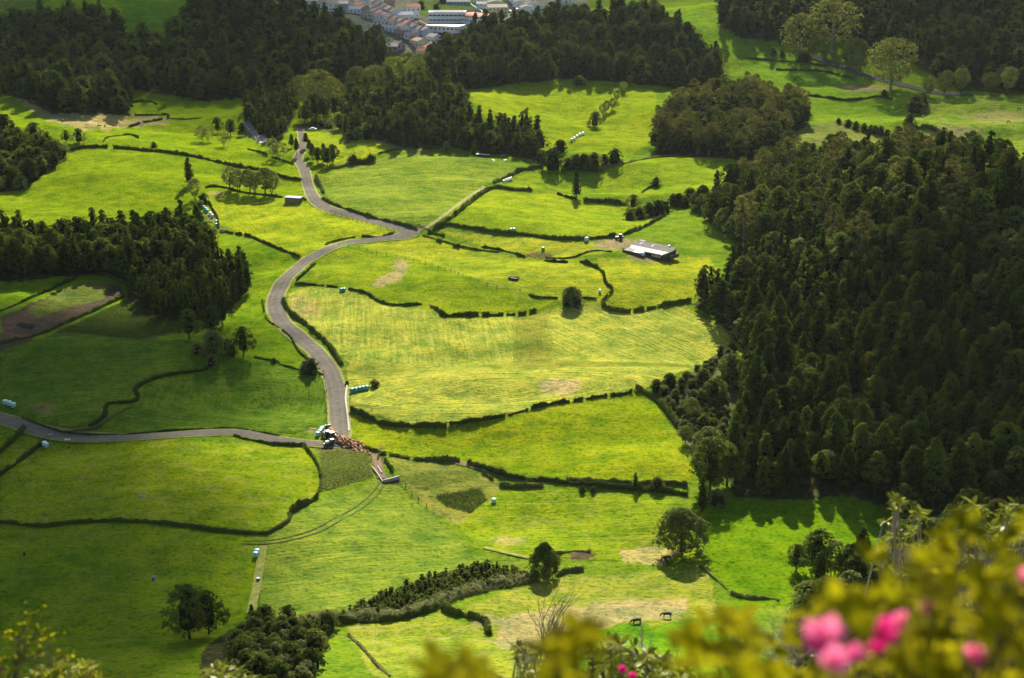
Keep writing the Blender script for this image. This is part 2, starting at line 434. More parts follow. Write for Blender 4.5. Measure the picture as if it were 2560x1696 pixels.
# (polygon in the picture, base colour, streak strength, streak mode, mottling of dry grass)
FIELDS = [
 ([(0, 180), (700, 180), (760, 420), (690, 480), (0, 520)], LUSH, .15, 0, .1),
 ([(30, 225), (160, 262), (400, 270), (380, 292), (200, 300), (90, 270)], DRY, 0, 0, .5),
 ([(60, 345), (170, 340), (420, 350), (690, 415), (700, 460), (470, 440), (420, 520), (0, 520)], (.145, .215, .006), .1, 0, .05),
 ([(480, 440), (640, 455), (740, 475), (860, 515), (915, 535), (890, 552), (800, 560), (700, 592), (600, 560), (505, 520), (480, 470)], YEL, .35, 1, .1),
 ([(0, 520), (480, 520), (560, 560), (690, 600), (640, 660), (620, 720), (700, 800), (780, 880), (620, 850), (480, 800), (300, 700), (0, 700)], (.125, .205, .006), .1, 0, .05),
 ([(740, 408), (830, 380), (960, 348), (1120, 362), (1215, 385), (1130, 430), (1040, 500), (985, 524), (860, 505), (770, 480), (740, 440)], BLUE, .9, 2, .15),
 ([(700, 300), (830, 318), (1010, 350), (900, 352), (750, 395), (725, 340)], YEL, .2, 0, .1),
 ([(990, 525), (1050, 480), (1130, 435), (1290, 445), (1460, 470), (1530, 500), (1480, 535), (1360, 552), (1180, 545), (1050, 525)], (.185, .255, .010), .25, 3, .05),
 ([(1230, 390), (1420, 375), (1560, 362), (1730, 372), (1730, 430), (1600, 455), (1450, 455), (1290, 440), (1170, 430)], (.165, .245, .010), .2, 3, .05),
 ([(1010, 535), (1180, 552), (1360, 560), (1440, 570), (1420, 582), (1290, 600), (1200, 590), (1080, 560)], (.245, .280, .018), .3, 3, .1),
 ([(900, 560), (990, 545), (1100, 575), (1210, 600), (1340, 600), (1400, 650), (1390, 700), (1220, 690), (1060, 640), (900, 590), (830, 565)], (.225, .275, .014), .4, 3, .1),
 ([(1350, 605), (1460, 590), (1640, 600), (1660, 620), (1600, 700), (1480, 715), (1400, 705)], (.245, .285, .014), .3, 3, .05),
 ([(700, 650), (740, 595), (830, 568), (960, 600), (1120, 655), (1290, 690), (1240, 722), (1040, 722), (900, 700), (780, 665)], (.155, .220, .007), .3, 3, .15),
 ([(855, 660), (900, 630), (905, 608), (935, 606), (945, 618), (925, 645), (890, 665)], DRY, 0, 0, 0),
 ([(660, 680), (700, 662), (790, 668), (900, 705), (1000, 715), (1030, 737), (1210, 732), (1290, 712), (1390, 702), (1410, 722), (1580, 712), (1705, 770), (1670, 820), (1490, 900), (1300, 935), (1040, 985), (960, 985), (810, 945), (800, 840), (730, 770), (660, 710)], PALE, .8, 4, .2),
 ([(810, 960), (960, 990), (1040, 992), (1200, 955), (1470, 908), (1530, 930), (1575, 1020), (1610, 1100), (1600, 1120), (1400, 1120), (1100, 1075), (860, 1045), (812, 1010)], (.180, .240, .006), .2, 3, .1),
 ([(0, 790), (210, 775), (440, 790), (460, 850), (340, 880), (290, 930), (250, 970), (150, 995), (60, 970), (0, 960)], (.085, .150, .010), .8, 5, .1),
 ([(90, 990), (260, 985), (330, 900), (450, 865), (620, 835), (750, 870), (760, 990), (640, 1005), (330, 1005), (150, 1015)], (.090, .160, .010), .8, 6, .1),
 ([(0, 735), (180, 655), (275, 660), (288, 680), (170, 740), (60, 790), (0, 810)], SOIL, .3, 7, 0),
 ([(60, 715), (190, 652), (262, 655), (240, 690), (130, 720), (90, 735)], (.10, .13, .02), .2, 7, .3),
 ([(100, 780), (300, 690), (420, 700), (440, 760), (330, 790), (200, 775)], CROP, 0, 0, 0),
 ([(0, 1010), (720, 1030), (745, 1130), (640, 1230), (300, 1205), (0, 1215)], (.150, .215, .006), .1, 0, .35),
 ([(0, 1215), (300, 1205), (600, 1240), (590, 1330), (575, 1430), (480, 1568), (0, 1568)], (.125, .195, .005), .1, 0, .2),
 ([(740, 1040), (850, 1045), (865, 1105), (740, 1140)], CROP, 0, 0, 0),
 ([(610, 1240), (680, 1180), (870, 1112), (930, 1120), (1010, 1200), (1100, 1290), (1230, 1300), (1200, 1330), (1040, 1320), (840, 1400), (600, 1430)], (.140, .205, .018), .5, 8, .1),
 ([(900, 1060), (1010, 1065), (1150, 1110), (1160, 1130), (1060, 1215), (1000, 1190), (940, 1120)], (.19, .20, .030), .2, 3, .2),
 ([(1005, 1145), (1110, 1130), (1130, 1158), (1085, 1190), (1030, 1170)], CROP, 0, 0, 0),
 ([(925, 1100), (1090, 1085), (1110, 1110), (960, 1135)], (.13, .15, .022), .2, 3, 0),
 ([(1060, 1215), (1160, 1130), (1400, 1130), (1600, 1160), (1600, 1260), (1640, 1300), (1500, 1300), (1300, 1290), (1240, 1300), (1100, 1270)], (.165, .235, .008), .4, 3, .25),
 ([(1600, 1160), (1680, 1150), (2100, 1140), (2100, 1400), (1700, 1400), (1640, 1300)], (.108, .195, .004), .2, 0, 0),
 ([(1080, 1400), (1240, 1340), (1640, 1310), (1660, 1400), (1560, 1568), (1100, 1568)], (.19, .225, .020), .3, 3, .5),
 ([(1140, 1425), (1300, 1402), (1500, 1392), (1600, 1385), (1560, 1420), (1480, 1435), (1390, 1455), (1350, 1490), (1250, 1510), (1150, 1500)], DRY, .2, 3, 0),
 ([(1340, 1530), (1380, 1465), (1440, 1440), (1500, 1450), (1600, 1430), (1700, 1500), (1700, 1600), (1300, 1600)], (.10, .215, .006), .2, 0, .1),
 ([(1430, 1270), (1520, 1260), (1580, 1275), (1530, 1305), (1440, 1300)], (.30, .27, .08), 0, 0, .3),
 ([(1310, 1280), (1345, 1275), (1380, 1280), (1360, 1292), (1320, 1292)], SOIL, 0, 0, 0),
 ([(800, 1450), (1020, 1420), (1130, 1470), (1200, 1568), (860, 1568)], (.20, .245, .018), .2, 3, .6),
 ([(1085, 215), (1300, 170), (1520, 195), (1510, 330), (1440, 368), (1260, 340), (1110, 270)], (.175, .240, .008), .25, 0, .05),
 ([(640, 230), (700, 235), (690, 300), (660, 310)], LUSH, 0, 0, 0),
 ([(1540, 30), (1670, 30), (1680, 70), (1600, 70)], (.13, .22, .015), .1, 0, 0),
 ([(1620, 70), (1760, 80), (1900, 140), (2000, 185), (2060, 225), (1900, 225), (1700, 140)], COOL, .2, 3, 0),
 ([(1860, 220), (2100, 225), (2110, 330), (2000, 320), (1850, 300)], (.12, .205, .010), .1, 0, .1),
 ([(2095, 215), (2367, 215), (2367, 345), (2200, 335), (2090, 270)], (.12, .20, .012), .1, 0, .7),
 ([(1850, 290), (1950, 280), (2110, 320), (1960, 345), (1830, 330)], (.14, .17, .03), .1, 0, .3),
 ([(270, 0), (430, 0), (430, 70), (310, 110)], (.07, .15, .010), .1, 0, 0),
 ([(0, 0), (105, 0), (75, 60), (0, 70)], (.08, .13, .022), .1, 0, 0),
 ([(600, -30), (1360, -30), (1360, 60), (1200, 60), (1000, 110), (960, 140), (850, 110), (760, 30), (600, 0)], VILL, 0, 0, 0),
 ([(970, 0), (1180, 0), (1170, 28), (1100, 38), (970, 38)], (.09, .15, .025), .1, 0, .2),
 ([(1520, 905), (1600, 860), (1690, 800), (1720, 900), (1660, 1090), (1600, 1060)], (.08, .09, .035), 0, 0, .3),
]
SOILSPOTS = [((975, 527), 24, 7, SOIL), ((875, 1060), 16, 22, SOIL), ((905, 1115), 34, 9, SOIL), ((720, 998), 14, 7, DRY), ((1245, 592), 40, 6, SOIL), ((790, 1035), 60, 14, SOIL),
             ((1430, 565), 60, 12, (.26, .21, .11)), ((95, 945), 26, 12, (.17, .15, .05)), ((700, 293), 18, 10, SOIL), ((490, 500), 14, 10, DRY), ((1187, 643), 16, 6, SOIL),
             ((1500, 598), 60, 8, (.22, .18, .09)), ((1180, 1250), 40, 10, (.24, .24, .06)), ((500, 448), 20, 6, DRY), ((1120, 1435), 30, 14, DRY), ((1300, 895), 50, 18, (.38, .31, .12)),
             ((700, 715), 40, 30, (.34, .30, .07)), ((230, 283), 90, 7, DRY), ((2200, 310), 70, 20, DRY), ((2310, 270), 80, 14, (.24, .24, .06)), ((2000, 205), 60, 8, (.2, .17, .08))]
FORESTPOLY = []   # filled below (forest floor colour)

R_CONIFER = [(1602, 705), (1650, 735), (1700, 790), (1738, 840), (1728, 900), (1712, 1000), (1680, 1080), (1695, 1150), (1850, 1156), (1950, 1142), (2030, 1165), (2100, 1190), (2420, 1200), (2420, 690), (2150, 660), (1950, 632), (1760, 610), (1700, 640)]
R_UPPER = [(1615, 480), (1700, 445), (1745, 405), (1900, 372), (2060, 378), (2420, 392), (2420, 690), (2150, 660), (1950, 632), (1760, 610), (1710, 570), (1650, 520)]
R_CLUMP = [(1510, 355), (1600, 362), (1740, 372), (1780, 355), (1868, 285), (1850, 245), (1700, 225), (1570, 245), (1520, 300)]
R_CENTRE = [(985, 175), (1080, 208), (1200, 192), (1330, 182), (1450, 192), (1550, 202), (1640, 208), (1668, 175), (1625, 118), (1570, 75), (1500, 45), (1300, 45), (1160, 75), (1050, 112), (1000, 140)]
R_MID = [(800, 330), (860, 322), (950, 345), (1040, 343), (1130, 355), (1245, 368), (1250, 330), (1200, 310), (1090, 290), (1080, 240), (1000, 218), (850, 215), (790, 260)]
R_TOPLEFT = [(0, 212), (60, 232), (120, 262), (300, 268), (300, 205), (370, 215), (480, 236), (600, 222), (700, 207), (790, 200), (890, 150), (890, 112), (800, 72), (700, 32), (480, -10), (430, 60), (420, 80), (300, 112), (260, 60), (200, 50), (0, 70)]
R_LEFT = [(-40, 450), (50, 440), (110, 398), (152, 372), (140, 340), (60, 335), (20, 335), (0, 290), (-40, 280)]
R_GROVE = [(-40, 655), (150, 640), (230, 636), (290, 650), (350, 640), (480, 660), (505, 610), (485, 565), (420, 545), (350, 555), (150, 570), (-40, 560)]
R_GROVE2 = [(295, 690), (360, 735), (440, 745), (520, 725), (575, 675), (582, 640), (520, 625), (480, 660), (350, 645), (295, 660)]
R_TOPRIGHT = [(1665, 62), (1720, 90), (1790, 98), (1850, 112), (1900, 75), (2000, 110), (2110, 150), (2200, 200), (2420, 218), (2420, -60), (1665, -60)]
R_STREAM = [(565, 245), (640, 215), (690, 212), (690, 250), (650, 330), (620, 325), (570, 300)]
R_FAR = [(430, -60), (600, -40), (600, -10), (430, -10)]
R_CORNER = [(1840, 1400), (2020, 1350), (2100, 1240), (2420, 1230), (2420, 1600), (1840, 1600)]
R_BOTTOM = [(470, 1500), (560, 1440), (730, 1450), (720, 1568), (640, 1640), (450, 1640)]
STRIP0 = [(770, 1432), (860, 1424), (960, 1407), (1030, 1390), (1110, 1362), (1235, 1341), (1200, 1322), (1150, 1312), (1100, 1310), (1020, 1328), (940, 1352), (860, 1388)]
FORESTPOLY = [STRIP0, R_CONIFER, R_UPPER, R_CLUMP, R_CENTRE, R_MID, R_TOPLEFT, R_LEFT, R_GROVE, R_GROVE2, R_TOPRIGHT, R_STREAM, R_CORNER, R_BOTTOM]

def build_ground():
    ys = np.concatenate([np.linspace(-400, -20, 14), np.linspace(-12, 60, 19), np.linspace(66, 205, 26),
                         208 * (1750 / 208.) ** (np.arange(620) / 619.), np.linspace(1790, 7000, 60)])
    d = np.linspace(-.40, .40, 470)
    o = .40 + np.cumsum(.004 * 1.22 ** np.arange(30))
    ts = np.concatenate([-o[::-1], d, o])
    w = np.maximum(ys, 208)
    X = w[:, None] * ts[None, :]; Y = np.repeat(ys[:, None], len(ts), 1)
    Z = height(X, Y)
    # fine relief of tussocks and banks
    near = sm((Y - 200) / 60) * (1 - sm((Y - 1500) / 300))
    Z = Z + near * (.5 * (vnoise(X / 9, Y / 9) - .5) + .22 * (vnoise(X / 2.6, Y / 2.6, 5) - .5))
    nr, nc = X.shape
    V = np.column_stack([X.ravel(), Y.ravel(), Z.ravel()])
    i = np.arange(nr - 1)[:, None] * nc + np.arange(nc - 1)[None, :]
    i = i.ravel()
    F = np.column_stack([i, i + 1, i + nc + 1, i + nc])
    x, y, z = V.T
    u, v, dep = project(x, y, height(x, y))
    vis = (y > 205)
    jit = 5.0 * 8 / np.maximum(FPX / np.maximum(dep, 1), 1)
    n1 = (vnoise(x / 4, y / 4, 1) - .5) + .8 * (vnoise(x / 11, y / 11, 6) - .5); n2 = (vnoise(x / 4, y / 4, 2) - .5) + .8 * (vnoise(x / 11, y / 11, 7) - .5)
    uu = u + n1 * 8; vv = v + n2 * 4
    col = np.tile(np.array(DEEP) * .7, (len(x), 1)); col[:] = (.115, .19, .010)
    st = np.zeros(len(x)); dry = np.full(len(x), .1)
    suv = np.column_stack([x, y])
    for poly, c, s, mode, dr in FIELDS:
        q = 3.2 if c is DRY else 1.0
        m = vis & inpoly(u + n1 * 8 * q, v + n2 * 4 * q, poly)
        if not m.any(): continue
        col[m] = c; st[m] = s; dry[m] = dr
        xx, yy = x[m], y[m]
        if mode == 0: a, b = yy + .25 * xx, xx
        elif mode == 1: a, b = xx * .9 + yy * .3, yy
        elif mode == 2: a, b = yy - .12 * xx + 6 * np.sin(xx / 30), xx
        elif mode == 3: a, b = yy + 3 * np.sin(xx / 25), xx
        elif mode == 4:
            g0 = ground([1150], [905])[0]; dx, dy = xx - g0[0], yy - g0[1]
            ring = np.hypot(dx * .30, dy)                         # mowing rounds
            diag = yy * .62 + xx * .9
            vert = xx + .10 * yy
            k1 = sm((dy - 18) / 12)                               # upper half of the field
            kr = sm((xx - 0) / 14)
            up = vert * (1 - kr) + diag * kr
            a = ring * (1 - k1) + up * k1; b = np.arctan2(dy, dx * .3) * 25 * (1 - k1) + yy * k1
        elif mode == 5:
            a, b = yy + .0012 * (xx + 150) ** 2 - .25 * xx, xx
        elif mode == 6:
            g0 = ground([560], [930])[0]; dx, dy = xx - g0[0], yy - g0[1]
            a, b = np.maximum(np.abs(dx) * .6, np.abs(dy)) + .3 * np.hypot(dx, dy), np.arctan2(dy, dx) * 20
        elif mode == 7: a, b = yy - .8 * xx, xx
        else: a, b = yy - .35 * xx, xx
        suv[m] = np.column_stack([a, b])
    for (su, sv), ru, rv, c in SOILSPOTS:
        r = np.hypot((u - su) / ru, (v - sv) / rv) + (vnoise(x / 2.5, y / 2.5, 3) - .5) * .7
        k = (vis * sm((1.25 - r) / .6))[:, None] * .9
        col = col * (1 - k) + np.array(c) * k
    fl = np.zeros(len(x))
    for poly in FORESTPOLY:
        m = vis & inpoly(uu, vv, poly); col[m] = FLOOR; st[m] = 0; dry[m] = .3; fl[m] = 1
    col[(y < 205)] = (.06, .08, .02)
    me = np_mesh("ground", V, F, [M['ground']], smooth=True)
    a = me.attributes.new("tint", 'FLOAT_COLOR', 'POINT')
    a.data.foreach_set("color", np.column_stack([col, np.ones(len(x))]).astype(np.float32).ravel())
    a = me.attributes.new("streak", 'FLOAT_VECTOR', 'POINT')
    a.data.foreach_set("vector", np.column_stack([suv, st]).astype(np.float32).ravel())
    a = me.attributes.new("dry", 'FLOAT', 'POINT')
    a.data.foreach_set("value", dry.astype(np.float32))
    return tag(link("ground", me), kind="structure")

def ground_material():
    m, t, out = nt("pasture")
    geo = t.nodes.new("ShaderNodeNewGeometry"); P = geo.outputs["Position"]
    ta = t.nodes.new("ShaderNodeAttribute"); ta.attribute_name = "tint"
    sa = t.nodes.new("ShaderNodeAttribute"); sa.attribute_name = "streak"
    da = t.nodes.new("ShaderNodeAttribute"); da.attribute_name = "dry"
    big = noise(t, P, .03, 3); mid = noise(t, P, .16, 4, .6); fine = noise(t, P, .9, 4, .65)
    c = mix(t, 1.0, ta.outputs["Color"], ramp(t, big, [(.3, (.80, .86, .85)), (.7, (1.22, 1.10, 1.1))]), 'MULTIPLY')
    c = mix(t, 1.0, c, ramp(t, mid, [(.33, (.58, .74, .8)), (.52, (1.0, 1.0, 1)), (.70, (1.32, 1.16, 1.2))]), 'MULTIPLY')
    c = mix(t, 1.0, c, ramp(t, fine, [(.33, (.42, .56, .5)), (.47, (1, 1, 1)), (.68, (1.25, 1.15, 1.3))]), 'MULTIPLY')
    tus = noise(t, P, .42, 3, .7)
    tf = mth(t, 'MULTIPLY', ramp(t, tus, [(.57, (0, 0, 0)), (.68, (1, 1, 1))]), .5, True)
    c = mix(t, tf, c, mix(t, 1.0, c, (.40, .62, .5), 'MULTIPLY'))
    # streaks left by mowing and wheels
    sep = t.nodes.new("ShaderNodeSeparateXYZ"); t.links.new(sa.outputs["Vector"], sep.inputs[0])
    cmb = t.nodes.new("ShaderNodeCombineXYZ")
    t.links.new(mth(t, 'MULTIPLY', sep.outputs[0], .85), cmb.inputs[0]); t.links.new(mth(t, 'MULTIPLY', sep.outputs[1], .035), cmb.inputs[1])
    sn = noise(t, cmb.outputs[0], 1.0, 4, .7)
    sc = ramp(t, sn, [(.36, (.55, .70, .8)), (.5, (1, 1, 1)), (.62, (1.38, 1.24, 1.8))])
    c = mix(t, mth(t, 'MULTIPLY', sep.outputs[2], .8, True), c, mix(t, 1.0, c, sc, 'MULTIPLY'))
    # scattered dead grass
    dn = noise(t, P, .22, 5, .75)
    df = mth(t, 'MULTIPLY', ramp(t, dn, [(.50, (0, 0, 0)), (.66, (1, 1, 1))]), mth(t, 'MULTIPLY', da.outputs["Fac"], 1.0), True)
    c = mix(t, df, c, (.30, .25, .085))
    d = t.nodes.new("ShaderNodeBsdfPrincipled")
    d.inputs["Roughness"].default_value = 1.0; d.inputs["Specular IOR Level"].default_value = 0.0
    t.links.new(c, d.inputs["Base Color"])
    h = mth(t, 'ADD', mth(t, 'MULTIPLY', fine, 1.0), mth(t, 'MULTIPLY', mid, 1.6))
    h = mth(t, 'ADD', h, mth(t, 'MULTIPLY', mth(t, 'MULTIPLY', sn, sep.outputs[2]), 2.2))
    bp = t.nodes.new("ShaderNodeBump"); bp.inputs["Strength"].default_value = .75; bp.inputs["Distance"].default_value = .55
    t.links.new(h, bp.inputs["Height"]); t.links.new(bp.outputs[0], d.inputs["Normal"])
    t.links.new(d.outputs[0], out.inputs[0])
    return m
M['ground'] = ground_material()
build_ground()

def road_material(name, a, b, edge):
    m, t, out = nt(name)
    at = t.nodes.new("ShaderNodeAttribute"); at.attribute_name = "across"
    geo = t.nodes.new("ShaderNodeNewGeometry")
    n = noise(t, geo.outputs["Position"], .5, 5, .6); n2 = noise(t, geo.outputs["Position"], 3, 3)
    c = ramp(t, n, [(.3, a), (.7, b)])
    tr = mth(t, 'ABSOLUTE', mth(t, 'SUBTRACT', mth(t, 'ABSOLUTE', at.outputs["Fac"]), .42))
    c = mix(t, mth(t, 'MULTIPLY', mth(t, 'SUBTRACT', 1.0, mth(t, 'MULTIPLY', tr, 5.0), True), .25, True), c, [x * 1.35 for x in b])
    e = mth(t, 'MULTIPLY', mth(t, 'SUBTRACT', mth(t, 'ADD', mth(t, 'ABSOLUTE', at.outputs["Fac"]), mth(t, 'MULTIPLY', n2, .25)), .98), 8.0, True)
    c = mix(t, e, c, edge)
    p = t.nodes.new("ShaderNodeBsdfPrincipled"); t.links.new(c, p.inputs["Base Color"])
    p.inputs["Roughness"].default_value = 1; p.inputs["Specular IOR Level"].default_value = 0
    bp = t.nodes.new("ShaderNodeBump"); bp.inputs["Distance"].default_value = .03; bp.inputs["Strength"].default_value = .5
    t.links.new(n2, bp.inputs["Height"]); t.links.new(bp.outputs[0], p.inputs["Normal"])
    t.links.new(p.outputs[0], out.inputs[0])
    return m
M['road'] = road_material("worn_asphalt", (.122, .110, .088), (.176, .160, .130), (.20, .18, .08))
M['track'] = road_material("dirt_track", (.14, .10, .065), (.22, .16, .105), (.12, .14, .03))
M['wheel_rut'] = solid('wheel_rut', (.085, .12, .02), .95, .05, .3, .7)
M['verge'] = solid("dry_verge", (.20, .215, .035), .9, .1, .35, .7)
M['village_road'] = road_material("village_asphalt", (.06, .06, .06), (.09, .09, .088), (.08, .09, .05))

def ribbon(name, pts, mat, lift=.12, width=None, step=2.0, cols=7, drop=None, kind="structure"):
    P = [(p[0], p[1], (p[2] if len(p) > 2 else width)) for p in pts]
    W = world_line(P, step)
    d = np.gradient(W[:, :2], axis=0); d /= np.linalg.norm(d, axis=1)[:, None] + 1e-9
    n = np.column_stack([-d[:, 1], d[:, 0]])
    a = np.linspace(-1, 1, cols)
    wob = 1 + .12 * (vnoise(np.arange(len(W)) * .5, np.zeros(len(W)), 4) - .5)
    X = W[:, 0][:, None] + n[:, 0][:, None] * a * (W[:, 2] / 2 * wob)[:, None]
    Y = W[:, 1][:, None] + n[:, 1][:, None] * a * (W[:, 2] / 2 * wob)[:, None]
    near = 1
    Z = height(X, Y)
    Z = np.maximum(Z, Z[:, cols // 2][:, None] - .5) + .5 * (vnoise(X / 9, Y / 9) - .5)
    Z += lift + .05 + .05 * (1 - a ** 2)[None, :]
    nr = len(W)
    V = np.column_stack([X.ravel(), Y.ravel(), Z.ravel()])
    i = (np.arange(nr - 1)[:, None] * cols + np.arange(cols - 1)[None, :]).ravel()
    F = np.column_stack([i, i + 1, i + cols + 1, i + cols])
    me = np_mesh(name, V, F, [mat], smooth=True)
    at = me.attributes.new("across", 'FLOAT', 'POINT'); at.data.foreach_set("value", np.tile(a, nr).astype(np.float32))
    return tag(link(name, me), kind=kind)

MAINROAD = [(694, 296, 3), (699, 345, 3.4), (688, 368, 4.6), (703, 392, 5), (713, 432, 5), (728, 462, 5.2), (760, 484, 5.4), (820, 500, 5.4), (880, 515, 5.6), (925, 527, 7), (950, 537, 8), (925, 547, 6.5), (870, 554, 5.2), (800, 563, 5), (745, 582, 5.2), (695, 614, 5.6), (654, 654, 5.8), (636, 700, 5.8), (650, 742, 5.8), (690, 780, 5.6), (730, 814, 5.6), (758, 850, 5.6), (776, 895, 5.6), (782, 950, 5.4), (786, 1003, 5.2), (786, 1028, 5)]
SIDEROAD = [(-30, 958, 4.6), (60, 985, 4.6), (120, 1003, 5), (200, 1012, 4.6), (300, 1013, 4.4), (400, 1006, 4.4), (500, 1001, 4.2), (560, 1003, 4), (640, 1018, 3.6), (720, 1026, 3.6), (790, 1030, 4.4)]
ribbon("verge", [(a, b, c + 1.6) for a, b, c in MAINROAD], M['verge'], lift=.10)
ribbon("road", MAINROAD, M['road'], lift=.17)
ribbon("road", [(920, 524, 4), (945, 533, 5.5), (972, 537, 6.5)], M['road'], lift=.215)
ribbon("verge", [(a, b, c + 1.2) for a, b, c in SIDEROAD], M['verge'], lift=.09)
ribbon("road", SIDEROAD, M['road'], lift=.15)
ribbon("dirt_track", [(700, 297), (745, 300), (800, 308), (870, 325), (940, 345), (1000, 352)], M['track'], width=3, lift=.14)
ribbon("dirt_track", [(866, 1042), (872, 1070), (884, 1108)], M['track'], width=2.6, lift=.14)
ribbon("dirt_track", [(985, 528), (1030, 497), (1075, 462), (1120, 432)], M['verge'], width=2, lift=.12)
ribbon("dirt_track", [(1030, 1066), (1090, 1078), (1140, 1092), (1180, 1104), (1240, 1112)], M['track'], width=2.4, lift=.14)
ribbon("road", [(1870, 128), (1925, 148), (1990, 172), (2070, 193), (2160, 214), (2250, 222)], M['village_road'], width=6, lift=.3, step=4)
ribbon("road", [(1160, -40), (1178, 2), (1204, 40)], M['village_road'], width=9, lift=.35, step=4)
ribbon("road", [(860, -2), (905, 28), (950, 55), (1000, 80), (1060, 106)], M['village_road'], width=7, lift=.3, step=4)
ribbon("wheel_track", [(880, 1115), (850, 1150), (790, 1190), (720, 1225), (640, 1248), (560, 1252)], M['wheel_rut'], width=.45, lift=.06)
ribbon("wheel_track", [(890, 1118), (862, 1155), (800, 1197), (728, 1232), (645, 1256), (560, 1258)], M['wheel_rut'], width=.45, lift=.06)

# ------------------------------------------------------------------ foliage builders
def quads(C, N, size, rot=None, aspect=1.0):
    """leaf quads centred at C with normals N"""
    n = len(C)
    N = N / (np.linalg.norm(N, axis=1)[:, None] + 1e-9)
    r = rng.normal(size=(n, 3)) if rot is None else rot
    A = np.cross(N, r); A /= np.linalg.norm(A, axis=1)[:, None] + 1e-9
    B = np.cross(N, A)
    s = (size * np.ones(n))[:, None] * .5
    V = np.empty((n, 4, 3))
    V[:, 0] = C - A * s; V[:, 1] = C - B * s * aspect; V[:, 2] = C + A * s; V[:, 3] = C + B * s * aspect
    F = np.arange(4 * n).reshape(n, 4)
    return V.reshape(-1, 3), F

def profile(kind, t, r):
    """crown radius as fraction at height fraction t"""
    if kind == 'conifer': return (1 - t) ** .62 * (.55 + .45 * np.minimum(1, t / .18)) * 1.05
    if kind == 'column': return np.sin(np.clip(t, 0, 1) * math.pi) ** .45 * (1 - .35 * t)
    if kind == 'round': return np.sqrt(np.maximum(0, 1 - (2 * t - 1) ** 2))
    if kind == 'dome': return np.sqrt(np.maximum(0, 1 - t ** 2.2)) * (.75 + .25 * np.minimum(1, t / .15))
    if kind == 'vase': return np.sqrt(np.maximum(0, 1 - (1.35 * t - .35) ** 2)) * (.35 + .65 * sm(t / .55))
    return np.ones_like(t)

def crown_geo(kind, seed, h0, h1, rad, nclump, per, leaf, clump_r, hollow=.0, lumpy=.25, up=.35):
    g = np.random.default_rng(seed)
    ph = g.uniform(0, 6.28, 6)
    # clump centres on / in the envelope
    t = g.uniform(0, 1, nclump) ** (.9 if kind == 'conifer' else .8)
    w = g.uniform(0, 2 * math.pi, nclump)
    pr = profile(kind, t, rad) * rad
    lump = 1 + lumpy * (np.sin(2 * w + ph[0] + 3 * t) * .5 + np.sin(3 * w + ph[1] - 5 * t) * .3 + np.sin(5 * w + ph[2] + 7 * t) * .3)
    f = g.uniform(.55, 1, nclump) ** .5
    rr = pr * lump * f
    z = h0 + (h1 - h0) * t
    C = np.column_stack([rr * np.cos(w), rr * np.sin(w), z])
    cs = clump_r * g.uniform(.65, 1.25, nclump) * (.6 + .4 * np.minimum(1, pr / rad + .2))
    D = g.normal(size=(nclump, per, 3)); D /= np.linalg.norm(D, axis=2)[:, :, None]
    D[:, :, 2] = np.where(D[:, :, 2] < -.35, -D[:, :, 2], D[:, :, 2])
    flat = np.array([1, 1, .72])
    P = C[:, None, :] + D * cs[:, None, None] * flat * g.uniform(.75, 1.05, (nclump, per, 1))
    Nn = D * .75 + np.array([0, 0, up]) + g.normal(size=D.shape) * .24
    keep = g.uniform(size=(nclump, per)) > hollow
    P = P[keep]; Nn = Nn[keep]
    return quads(P, Nn, leaf * g.uniform(.6, 1.3, len(P)))

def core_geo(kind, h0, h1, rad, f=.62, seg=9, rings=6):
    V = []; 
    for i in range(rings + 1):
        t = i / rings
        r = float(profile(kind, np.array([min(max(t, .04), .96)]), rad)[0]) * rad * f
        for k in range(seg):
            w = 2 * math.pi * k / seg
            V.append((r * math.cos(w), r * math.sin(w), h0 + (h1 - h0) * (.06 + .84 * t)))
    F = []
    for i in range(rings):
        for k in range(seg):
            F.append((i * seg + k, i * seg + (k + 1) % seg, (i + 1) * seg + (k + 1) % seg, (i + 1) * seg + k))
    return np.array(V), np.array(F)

def make_crown(name, kind, seed, h0, h1, rad, ncl, per, leaf, clr, mat, hollow=0, lumpy=.25, core=.62, up=.35):
    V, F = crown_geo(kind, seed, h0, h1, rad, ncl, per, leaf, clr, hollow, lumpy, up)
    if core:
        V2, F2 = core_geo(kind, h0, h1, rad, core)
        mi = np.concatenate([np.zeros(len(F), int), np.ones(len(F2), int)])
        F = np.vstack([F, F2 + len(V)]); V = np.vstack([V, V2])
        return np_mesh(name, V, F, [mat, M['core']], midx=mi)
    return np_mesh(name, V, F, [mat])

def make_trunk(name, seed, h, r, nl, spread, top, mat, multi=1):
    g = random.Random(seed)
    b = MB()
    for m in range(multi):
        ox = 0 if multi == 1 else g.uniform(-.6, .6); oy = 0 if multi == 1 else g.uniform(-.6, .6)
        lean = Vector((g.uniform(-.05, .05) + ox * .25, g.uniform(-.05, .05) + oy * .25, 1))
        pts = [Vector((ox, oy, -.8)) + lean * (h + .8) * k / 5 + Vector((g.uniform(-.12, .12), g.uniform(-.12, .12), 0)) * (k > 0) for k in range(6)]
        b.tube(pts, [r * (1.3 - .2 * k) if k else r * 1.6 for k in range(6)], 7)
        for i in range(nl):
            a = g.uniform(0, 6.28); z0 = pts[2 + i % 3]
            e = z0 + Vector((math.cos(a) * spread, math.sin(a) * spread, top * g.uniform(.5, 1)))
            mid = (z0 + e) / 2 + Vector((0, 0, -.12 * top + g.uniform(-.2, .2)))
            b.tube([z0, mid, e], [r * .45, r * .3, r * .1], 5)
    return b.mesh(name, mat)

